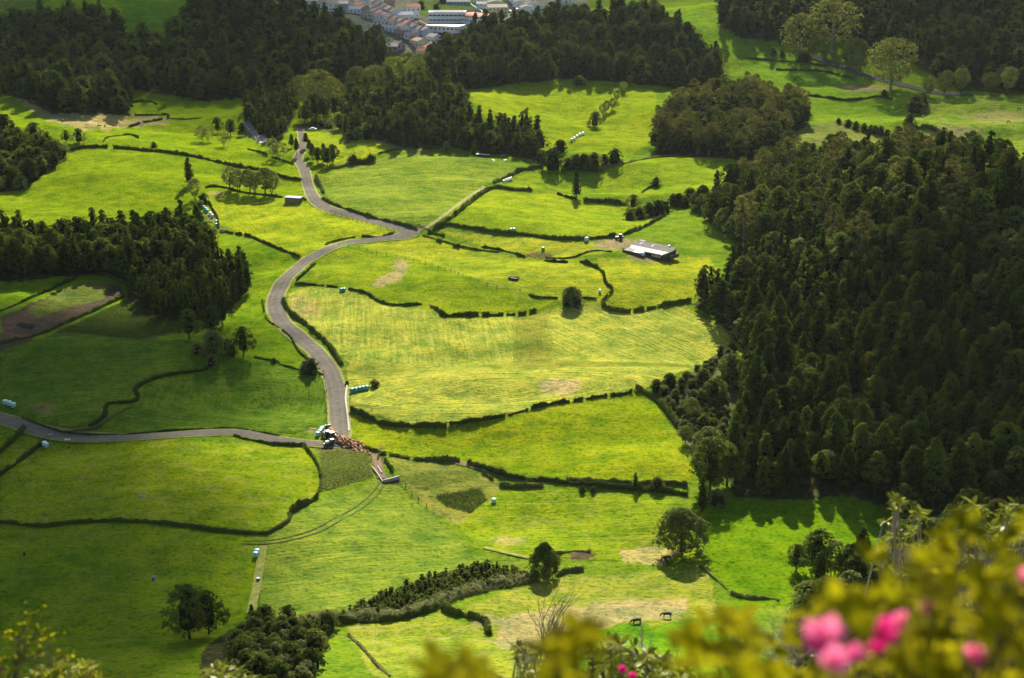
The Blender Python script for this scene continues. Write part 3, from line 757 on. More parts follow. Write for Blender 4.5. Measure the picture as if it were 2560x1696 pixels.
VAR = {}
def variants():
    V = VAR
    V['conifer'] = [(make_crown("conifer_crown", 'conifer', 10 + i, 2.2 + 1.5 * (i % 3), 12.6 + i * .55, 2.7 + .2 * (i % 3), 105, 14, .62, .95, M['conifer'], lumpy=.3, core=.6),
                     make_trunk("conifer_trunk", i, 11, .20, 4, 1.2, .6, M['bark'])) for i in range(6)]
    V['spire'] = [(make_crown("conifer_crown", 'conifer', 30 + i, 1.2, 10.5 + i, 2.3, 110, 13, .5, .7, M['conifer'], lumpy=.3, core=.62),
                   make_trunk("conifer_trunk", 40 + i, 9, .2, 4, 1.2, .4, M['bark'])) for i in range(3)]
    V['broad'] = [(make_crown("broadleaf_crown", 'dome', 50 + i, 2.4, 10.4 + i * .5, 3.4 + .25 * i, 125, 16, .58, 1.05, M['broad'], hollow=.06, lumpy=.5, core=.42),
                   make_trunk("broadleaf_trunk", 60 + i, 6, .28, 5, 2.2, 2.4, M['bark'])) for i in range(5)]
    V['laurel'] = [(make_crown("laurel_crown", 'dome', 70 + i, .6, 6.8 + i * .5, 3.1 + .3 * i, 120, 16, .52, .90, M['laurel'], hollow=.05, lumpy=.45, core=.45),
                    make_trunk("laurel_trunk", 75 + i, 4, .22, 5, 1.8, 1.8, M['bark'])) for i in range(4)]
    V['euca'] = [(make_crown("eucalyptus_crown", 'vase', 80 + i, 3.0, 14 + i * .6, 3.6 + .2 * i, 105, 12, .6, 1.1, M['euca'], hollow=.1, lumpy=.45, core=0),
                  make_trunk("eucalyptus_trunk", 85 + i, 10, .26, 6, 2.4, 2.6, M['pale_bark'])) for i in range(4)]
    V['pale'] = [(make_crown("spring_crown", 'round', 90 + i, 2.0, 15 + i, 6.8 + .4 * i, 230, 12, .7, 1.5, M['pale'], hollow=.1, lumpy=.3, core=0),
                  make_trunk("spring_trunk", 95 + i, 8, .4, 7, 3.6, 4, M['pale_bark'])) for i in range(3)]
    V['farbroad'] = [(make_crown("woodland_crown", 'dome', 100 + i, 1.5, 11.5 + i * .8, 3.7 + .3 * i, 70, 11, 1.0, 1.35, M['far'], lumpy=.4, core=.72),
                      make_trunk("woodland_trunk", 105 + i, 7, .3, 4, 2, 2, M['bark'])) for i in range(5)]
    V['farconifer'] = [(make_crown("woodland_conifer_crown", 'conifer', 110 + i, 1.5, 14 + i * .8, 2.7, 60, 11, .95, 1.0, M['far'], lumpy=.3, core=.66),
                        make_trunk("woodland_conifer_trunk", 115 + i, 9, .25, 2, 1, 1, M['bark'])) for i in range(3)]
    V['vase'] = [(make_crown("round_crown", 'vase', 120 + i, 2.0, 9.2 + .4 * i, 3.3, 150, 13, .46, .85, M['laurel'], hollow=.0, lumpy=.35, core=0, up=.3),
                  make_trunk("round_tree_trunk", 125 + i, 5.5, .17, 6, 2.2, 2.4, M['bark'], multi=2)) for i in range(3)]
    V['shrub'] = [(make_crown("shrub_crown", 'dome', 130 + i, -.2, 2.3 + .3 * i, 1.6, 42, 12, .38, .5, M['scrub'], lumpy=.35, core=.7),
                   make_trunk("shrub_stem", 135 + i, 1.2, .08, 4, .7, .8, M['bark'])) for i in range(3)]
    V['dshrub'] = [(make_crown("bush_crown", 'dome', 140 + i, -.2, 3.0 + .4 * i, 1.9, 50, 12, .42, .6, M['broad'], lumpy=.35, core=.7),
                    make_trunk("bush_stem", 145 + i, 1.4, .1, 4, .8, .8, M['bark'])) for i in range(3)]
    V['sapling'] = [(make_crown("sapling_crown", 'round', 150 + i, 1.6, 7.0 + .5 * i, 3.2, 110, 11, .42, .8, M['pale'], hollow=.15, lumpy=.4, core=0),
                     make_trunk("sapling_trunk", 155 + i, 4.2, .10, 8, 2.0, 2.2, M['pale_bark'], multi=2)) for i in range(3)]
variants()
NAMES = dict(conifer="conifer_tree", spire="cypress_tree", broad="broadleaf_tree", laurel="laurel_tree", euca="eucalyptus_tree", pale="plane_tree",
             farbroad="woodland_tree", farconifer="woodland_conifer", vase="round_tree", shrub="shrub", dshrub="bush", sapling="young_tree")

def plant(kind, x, y, s=1.0, label=None, cat="tree", group=None, z=None, sz=None, var=None, parts=True, lean=None):
    cm, tm = VAR[kind][random.randrange(len(VAR[kind])) if var is None else var % len(VAR[kind])]
    if z is None: z = float(height(x, y))
    s2 = sz if sz else s
    t = thing(NAMES[kind], label, cat, (x, y, z), random.uniform(0, 6.28), group, (s, s, s2))
    tr = link("trunk" if cat == "tree" else "stem", tm, t); cr = link("crown", cm, t)
    return t

def P(kind, u, v, s, label, cat="tree", group=None, sz=None, var=None):
    g = G(u, v)
    return plant(kind, g.x, g.y, s, label, cat, group, g.z - .1, sz, var)

# ------------------------------------------------------------------ forests
def candidates(poly, spacing, jitter=.42, hpx=90):
    us = [p[0] for p in poly]; vs = [p[1] for p in poly]
    gu, gv = np.meshgrid(np.linspace(max(min(us), -60), min(max(us), 2440), 40), np.linspace(min(vs), max(vs), 40))
    g = ground(gu.ravel(), np.clip(gv.ravel(), -60, 1640))
    m = inpoly(gu.ravel(), gv.ravel(), poly)
    g = g[m]; 
    x0, x1, y0, y1 = g[:, 0].min() - 20, g[:, 0].max() + 20, g[:, 1].min() - 20, min(g[:, 1].max() + 60, 1900)
    nx = int((x1 - x0) / spacing) + 1; ny = int((y1 - y0) / (spacing * .9)) + 1
    X, Y = np.meshgrid(np.arange(nx) * spacing + x0, np.arange(ny) * spacing * .9 + y0)
    X = X + (np.arange(ny) % 2)[:, None] * spacing * .5
    X = (X + rng.uniform(-jitter, jitter, X.shape) * spacing).ravel(); Y = (Y + rng.uniform(-jitter, jitter, Y.shape) * spacing).ravel()
    Z = height(X, Y)
    u, v, dep = project(X, Y, Z)
    m = inpoly(u, v, poly) & (u > -60) & (u < 2430)
    X, Y, Z = X[m], Y[m], Z[m]
    # keep what the lens can see: sight line to the top must clear the terrain
    T = Z + 11
    ok = np.ones(len(X), bool)
    for f in np.linspace(.35, .985, 60):
        zz = CAMZ + (T - CAMZ) * f
        ok &= zz > height(X * f, Y * f) - 1.5
    return np.column_stack([X, Y, Z])[ok]

BUD = {}       # individuals placed of each kind
STUFF = {}
def forest(poly, spacing, mixk, label, group, smin=.8, smax=1.15, squash=None, limit=300, skip=None):
    pts = candidates(poly, spacing)
    pts = pts[np.argsort(pts[:, 1])]
    kinds = [k for k, w in mixk]; ws = np.array([w for k, w in mixk], float); ws /= ws.sum()
    for x, y, z in pts:
        k = kinds[int(np.searchsorted(np.cumsum(ws), rng.random() * .9999))]
        s = random.uniform(smin, smax)
        nm = NAMES[k]
        if BUD.get(nm, 0) < limit:
            BUD[nm] = BUD.get(nm, 0) + 1
            plant(k, x, y, s, label[k] if isinstance(label, dict) else label, "tree", group + " (" + nm.replace('_', ' ') + ")", z - .3, s * random.uniform(.85, 1.15))
        else:
            STUFF.setdefault(group, []).append((k, x, y, z, s))

def read_mesh(me):
    n = len(me.vertices); V = np.empty(n * 3, np.float32); me.vertices.foreach_get("co", V)
    F = np.empty(len(me.polygons) * 4, np.int32); me.loops.foreach_get("vertex_index", F)
    mi = np.empty(len(me.polygons), np.int32); me.polygons.foreach_get("material_index", mi)
    return V.reshape(-1, 3), F.reshape(-1, 4), mi

LOW = {}
def low_crown(kind):
    """cheaper crowns for the joined woodland"""
    if kind not in LOW:
        spec = {'conifer': ('conifer', 2.0, 13.2, 2.3, 30, 9, 1.0, 1.0, 'conifer'), 'broad': ('dome', 2.0, 10.6, 3.7, 34, 9, 1.1, 1.4, 'broad'),
                'laurel': ('dome', .4, 7.2, 3.4, 34, 9, 1.0, 1.2, 'laurel'), 'euca': ('vase', 3, 14, 3.8, 34, 9, 1.1, 1.4, 'euca'),
                'spire': ('conifer', 1.2, 12, 2.3, 30, 9, .9, .9, 'conifer'), 'farbroad': ('dome', 1.0, 12, 4.0, 32, 8, 1.35, 1.6, 'far'), 'farconifer': ('conifer', 1, 14.5, 2.8, 28, 8, 1.2, 1.2, 'far')}[kind]
        k, h0, h1, r, nc, per, leaf, cr, mat = spec
        out = []
        for s in range(4):
            V, F = crown_geo(k, 200 + s, h0, h1, r, nc, per, leaf, cr, 0, .38, .35)
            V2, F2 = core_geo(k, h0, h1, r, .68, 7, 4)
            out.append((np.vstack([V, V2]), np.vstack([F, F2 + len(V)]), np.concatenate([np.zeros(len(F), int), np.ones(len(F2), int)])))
        LOW[kind] = (out, mat)
    return LOW[kind]

def flush_stuff(labels):
    for group, items in STUFF.items():
        byk = {}
        for it in items: byk.setdefault(it[0], []).append(it)
        Vs, Fs, Ms, Rs = [], [], [], []; mats = []; off = 0
        for k, its in byk.items():
            out, mat = low_crown(k)
            for m in (M[mat], M['core']):
                if m not in mats: mats.append(m)
            a, b = mats.index(M[mat]), mats.index(M['core'])
            for (_, x, y, z, s) in its:
                V, F, mi = out[random.randrange(4)]
                w = random.uniform(0, 6.28); c, sn = math.cos(w), math.sin(w)
                X = V[:, 0] * c - V[:, 1] * sn; Y = V[:, 0] * sn + V[:, 1] * c
                Vs.append(np.column_stack([X * s + x, Y * s + y, V[:, 2] * s * random.uniform(.85, 1.15) + z - .3]))
                Fs.append(F + off); off += len(V)
                Ms.append(np.where(mi == 0, a, b)); Rs.append(np.full(len(V), random.random()))
        me = np_mesh("woodland_mass", np.vstack(Vs), np.vstack(Fs), mats, midx=np.concatenate(Ms))
        at = me.attributes.new("vary", 'FLOAT', 'POINT'); at.data.foreach_set("value", np.concatenate(Rs).astype(np.float32))
        o = link("woodland_mass", me)
        tag(o, labels.get(group, "mass of far trees growing among the " + group), "woodland", kind="stuff")

forest(R_CORNER, 6.0, [('broad', 3), ('laurel', 2), ('conifer', 1)], {'broad': "dark broadleaf tree in the lower right corner behind the flowering shrubs", 'laurel': "low glossy tree in the lower right corner behind the flowering shrubs", 'conifer': "tall dark conifer in the lower right corner behind the flowering shrubs"}, "trees behind the flowering shrubs")
forest(R_CONIFER, 6.1, [('conifer', 16), ('broad', 2), ('spire', 2), ('laurel', 2)], {'conifer': "tall dark conifer in the dense plantation on the right hillside", 'broad': "lighter round broadleaf tree among the dark conifers on the right hillside", 'spire': "slim pointed cypress among the dark conifers on the right hillside", 'laurel': "pale bushy tree among the dark conifers on the right hillside"}, "plantation on the right hillside", .72, 1.32)
forest(R_UPPER, 8.2, [('broad', 6), ('laurel', 8), ('conifer', 3), ('euca', 1)], {'broad': "dark round broadleaf tree on the upper part of the right hill", 'laurel': "pale shiny laurel tree on the upper part of the right hill", 'conifer': "dark conifer among broadleaf trees on the upper right hill", 'euca': "brownish eucalyptus on the upper part of the right hill"}, "mixed wood on the upper right hill", 1.0, 1.45)
forest(R_GROVE, 5.6, [('broad', 3), ('conifer', 2)], {'broad': "dark broadleaf tree in the tall grove at the left edge", 'conifer': "dark conifer in the tall grove at the left edge"}, "tall grove at the left edge", .95, 1.3)
forest(R_GROVE2, 4.4, [('conifer', 5), ('spire', 2)], {'conifer': "dark conifer in the dense block below the left grove", 'spire': "narrow pointed conifer in the dense block below the left grove"}, "conifer block below the left grove", .75, 1.0)
forest(R_LEFT, 6.0, [('broad', 3), ('laurel', 2)], {'broad': "dark broadleaf tree in the wood on the upper left edge", 'laurel': "lighter leafy tree in the wood on the upper left edge"}, "wood on the upper left edge")
forest(R_MID, 6.8, [('conifer', 3), ('broad', 3), ('laurel', 1)], {'conifer': "conifer in the sunlit clump below the village", 'broad': "round broadleaf tree in the sunlit clump below the village", 'laurel': "low shiny tree in the sunlit clump below the village"}, "clump below the village", .95, 1.35)
forest(R_CLUMP, 6.5, [('euca', 2), ('broad', 5), ('laurel', 1)], {'euca': "tall brownish eucalyptus in the clump right of the upper pasture", 'broad': "dark broadleaf tree in the clump right of the upper pasture", 'laurel': "shiny low tree in the clump right of the upper pasture"}, "eucalyptus clump right of the upper pasture", .95, 1.25)
forest(R_STREAM, 6.0, [('conifer', 3), ('broad', 1)], {'conifer': "dark conifer beside the rocky stream bed", 'broad': "broadleaf tree beside the rocky stream bed"}, "trees beside the rocky stream bed", .75, 1.0)
forest(R_CENTRE, 8.2, [('farbroad', 5), ('farconifer', 3)], {'farbroad': "broadleaf tree on the wooded hill in front of the village", 'farconifer': "pointed conifer on the wooded hill in front of the village"}, "wooded hill in front of the village", .95, 1.35)
forest(R_TOPLEFT, 9.2, [('farbroad', 5), ('farconifer', 2)], {'farbroad': "shaded broadleaf tree in the dark woods of the upper left", 'farconifer': "shaded conifer in the dark woods of the upper left"}, "dark woods of the upper left", .95, 1.5)
forest(R_TOPRIGHT, 9.6, [('farbroad', 4), ('farconifer', 3)], {'farbroad': "shaded broadleaf tree on the dark slope of the upper right", 'farconifer': "shaded conifer on the dark slope of the upper right"}, "dark slope of the upper right", 1.0, 1.5)
flush_stuff({"plantation on the right hillside": "mass of dark conifers further up the plantation on the right hillside",
             "wooded hill in front of the village": "mass of trees covering the back of the wooded hill before the village",
             "dark woods of the upper left": "mass of shaded trees covering the hills of the upper left",
             "dark slope of the upper right": "mass of shaded trees covering the steep slope of the upper right"})
print("individual trees", BUD, {k: len(v) for k, v in STUFF.items()})
#@@OBJECTS
def crop(ox, oy, k=3.3814):
    return lambda x, y: ((ox + x / k) / 1.0815, (oy + y / k) / 1.0815)
T1, T2, T3, T4 = crop(0, 0), crop(620, 0), crop(1240, 0), crop(1860, 0)
M1, M2, M3, M4 = crop(0, 400), crop(620, 400), crop(1240, 400), crop(1860, 400)
L1, L2, L3, L4 = crop(0, 820), crop(620, 820), crop(1240, 820), crop(1860, 820)
B1, B2, B3, B4 = crop(0, 1236), crop(620, 1236), crop(1240, 1236), crop(1860, 1236)
Z1 = crop(760, 1040, 13.07); Z6 = crop(450, 400, 7.397); V3 = crop(740, 0, 6.575); V4 = crop(1000, 0, 6.575)

# ------------------------------------------------------------------ added shade clouds and air
def shade_cloud(label, gx, gy, rx, ry, dens, alt=620, seed=0, rz=0):  # unseen body added above the view to darken the ground at gx, gy
    m, t, out = nt("shade_cloud_vapour")
    tc = t.nodes.new("ShaderNodeTexCoord")
    mp = t.nodes.new("ShaderNodeMapping"); mp.inputs["Location"].default_value = (seed * 3.1, seed * 1.7, 0)
    t.links.new(tc.outputs["Object"], mp.inputs[0])
    n = noise(t, mp.outputs[0], 1.9, 4, .6)
    sp = t.nodes.new("ShaderNodeSeparateXYZ"); t.links.new(tc.outputs["Object"], sp.inputs[0])
    r2 = mth(t, 'ADD', mth(t, 'MULTIPLY', sp.outputs[0], sp.outputs[0]), mth(t, 'MULTIPLY', sp.outputs[1], sp.outputs[1]))
    v = mth(t, 'SUBTRACT', mth(t, 'ADD', 1.0, mth(t, 'MULTIPLY', mth(t, 'SUBTRACT', n, .5), 1.3)), r2)
    v = mth(t, 'MULTIPLY', v, 1.5, True)
    v = mth(t, 'MULTIPLY', v, dens)
    tp = t.nodes.new("ShaderNodeBsdfTransparent"); tl = t.nodes.new("ShaderNodeBsdfTranslucent"); tl.inputs[0].default_value = (.9, .9, .9, 1)
    mx = t.nodes.new("ShaderNodeMixShader"); t.links.new(v, mx.inputs[0]); t.links.new(tp.outputs[0], mx.inputs[1]); t.links.new(tl.outputs[0], mx.inputs[2])
    t.links.new(mx.outputs[0], out.inputs[0])
    g = np.random.default_rng(seed); V = []; F = []; a, b = 12, 24
    for i in range(a + 1):
        th = math.pi * i / a
        for j in range(b):
            ph = 6.2832 * j / b; r = 1 + .12 * math.sin(3 * ph + seed) + .08 * math.sin(5 * ph + 2 * th + seed)
            zz = math.cos(th) * (.30 if th < 1.57 else .12) * (1 + .3 * g.random())
            V.append((1.15 * r * math.sin(th) * math.cos(ph), 1.15 * r * math.sin(th) * math.sin(ph), zz))
    for i in range(a):
        for j in range(b): F.append((i * b + j, (i + 1) * b + j, (i + 1) * b + (j + 1) % b, i * b + (j + 1) % b))
    o = link("shade_cloud", np_mesh("shade_cloud", V, F, [m], True))
    k = (alt - float(height(gx, gy))) / sdir.z
    o.location = (gx + sdir.x * k, gy + sdir.y * k, alt); o.scale = (rx, ry, min(rx, ry)); o.rotation_euler.z = rz
    tag(o, label, kind="structure")
shade_cloud("unseen soft cloudlike body added to shade the lower left fields", -138, 298, 98, 124, .97, seed=1)
shade_cloud("small flat cloudlike body out of view, added to shade the fields left of the valley road", -160, 475, 96, 76, .95, seed=2)
shade_cloud("broad cloudlike body out of view, added to shade the far left woods", -340, 1200, 340, 210, .62, seed=3)
shade_cloud("broad thin cloudlike body out of view, added to shade the village", 40, 1560, 420, 270, .36, seed=4)
shade_cloud("unseen cloudlike body added to shade the far right slope", 430, 1260, 270, 230, .45, seed=5)
shade_cloud("unseen cloudlike body added to shade the right plantation hill", 175, 420, 90, 115, .45, seed=6)
HAZE = 0.000013
def haze():
    m, t, out = nt("air")
    v = t.nodes.new("ShaderNodeVolumePrincipled"); v.inputs["Color"].default_value = (.85, .92, 1, 1)
    v.inputs["Density"].default_value = HAZE; v.inputs["Anisotropy"].default_value = .2
    t.links.new(v.outputs[0], out.inputs["Volume"])
    zlo, zhi = -12, 300
    b = MB(); b.box((0, 3300, (zlo + zhi) / 2), (26000, 9000, zhi - zlo))
    o = b.build("haze", m); tag(o, kind="stuff")
haze()

# ------------------------------------------------------------------ individual trees
def wide(name, kind, seed, h0, h1, r, ncl, per, leaf, clr, mat, **kw):
    return make_crown(name, kind, seed, h0, h1, r, ncl, per, leaf, clr, mat, **kw)
VAR['oak'] = [(wide("oak_crown", 'dome', 301, 1.6, 10.9, 5.3, 430, 20, .46, 1.0, M['laurel'], lumpy=.42, core=0),
               make_trunk("oak_trunk", 302, 5.5, .42, 9, 3.4, 3.0, M['bark'])),
              (wide("oak_crown", 'conifer', 303, .9, 8.8, 3.7, 300, 20, .42, .8, M['broad'], lumpy=.45, core=0),
               make_trunk("oak_trunk", 304, 7, .22, 7, 2.2, 1.0, M['bark']))]
NAMES['oak'] = "field_tree"
P('oak', *B3(1565, 480), 1.0, "broad spreading field tree with thick trunk on bright grass, lower right", var=0)
P('oak', *B3(405, 700), 1.0, "triangular dark tree standing alone beside the scrub bank, lower centre", var=1)
P('spire', 437, 428, 1.2, "narrow dark cypress rising behind the teal bales, left")
P('vase', 450, 462, 1.05, "bushy tree next to the cypress above the row of teal bales")
P('dshrub', 470, 472, 1.5, "dark bush at the head of the row of teal bales", "shrub")
P('shrub', 463, 480, 1.3, "small light bush beside the teal bales", "shrub")
TR4 = "row of round trees beside the white-roofed shed"
P('vase', *Z6(925, 540), 1.2, "leftmost round tree of the row beside the white-roofed shed", group=TR4, var=0)
P('vase', *Z6(1070, 590), 1.15, "second round tree from the left in the row beside the white-roofed shed", group=TR4, var=1)
P('vase', *Z6(1275, 600), 1.15, "middle round tree of the row beside the white-roofed shed", group=TR4, var=2)
P('vase', *Z6(1370, 620), 1.2, "fourth round tree from the left in the row beside the white-roofed shed", group=TR4, var=0)
P('vase', *Z6(1580, 640), 1.35, "tallest round tree of the row beside the white-roofed shed", group=TR4, var=1)
P('vase', *Z6(1700, 650), 1.2, "rightmost round tree of the row, nearest the white-roofed shed", group=TR4, var=2)
P('laurel', 183, 331, .95, "small round dark tree alone in the upper left pasture")
P('laurel', 73, 316, .7, "small round tree above the wood on the left edge")
P('dshrub', 356, 341, .9, "squat dark bush alone on the upper left slope", "shrub")
P('sapling', 465, 327, 1.15, "pale leafless-looking young tree, left one of the upper left three")
P('sapling', 483, 328, 1.2, "pale young tree, middle one of the upper left three")
P('sapling', 518, 339, 1.1, "pale young tree, right one of the upper left three")
P('sapling', 630, 364, 1.25, "pale young tree just left of the road's upper end")
P('sapling', 648, 371, 1.3, "pale young tree closest to the road's upper end")
P('pale', 702, 246, 1.2, "pale yellow-green spreading tree, left part of the bright clump by the upper road")
P('pale', 738, 256, 1.42, "tall pale yellow-green spreading tree, centre of the bright clump by the upper road")
P('pale', 768, 250, 1.25, "pale yellow-green spreading tree, right part of the bright clump by the upper road")
for i, (u, v, s) in enumerate([(828, 215, 1.0), (868, 212, 1.05), (910, 200, 1.1), (950, 186, 1.2), (985, 176, 1.05)]):
    P('pale', u, v, s, ["dull green spreading tree, leftmost of the five below the village", "dull green spreading tree, second of the five below the village", "dull green spreading tree, middle of the five below the village", "tallest dull green spreading tree below the village", "dull green spreading tree below the village's last red roof"][i])
for (u, v, s, l) in [(1851, 142, 2.1, "huge rounded olive tree left of the upper right road, left of a pair"), (1922, 120, 2.4, "huge rounded olive tree, right of a pair above the upper right road"),
                     (1974, 162, 1.4, "medium rounded green tree beside the upper right road"), (2058, 206, 2.1, "huge domed olive tree at the bend of the upper right road")]:
    P('pale', u, v, s, l)
for (u, v, s, l) in [(2147, 224, 1.4, "round green tree at the end of the upper right road"), (2186, 218, 1.5, "left one of two round trees behind the upper right meadow"),
                     (2220, 216, 1.6, "right one of two round trees behind the upper right meadow"), (2288, 219, 1.5, "green round tree near the right edge behind the upper right meadow"), (2330, 219, 1.7, "brownish round tree near the right edge behind the upper right meadow")]:
    P('vase', u, v, s, l)
P('laurel', 1375, 294, 1.15, "round dark ball-shaped tree in the upper middle pasture")
for i, (x, y) in enumerate([(900, 985), (935, 955), (985, 930), (1020, 860), (1075, 790), (1130, 730)]):
    P('vase', *T3(x, y), .75, ["nearest", "second", "third", "fourth", "fifth", "farthest"][i] + " small tree of the diagonal row in the upper middle pasture")
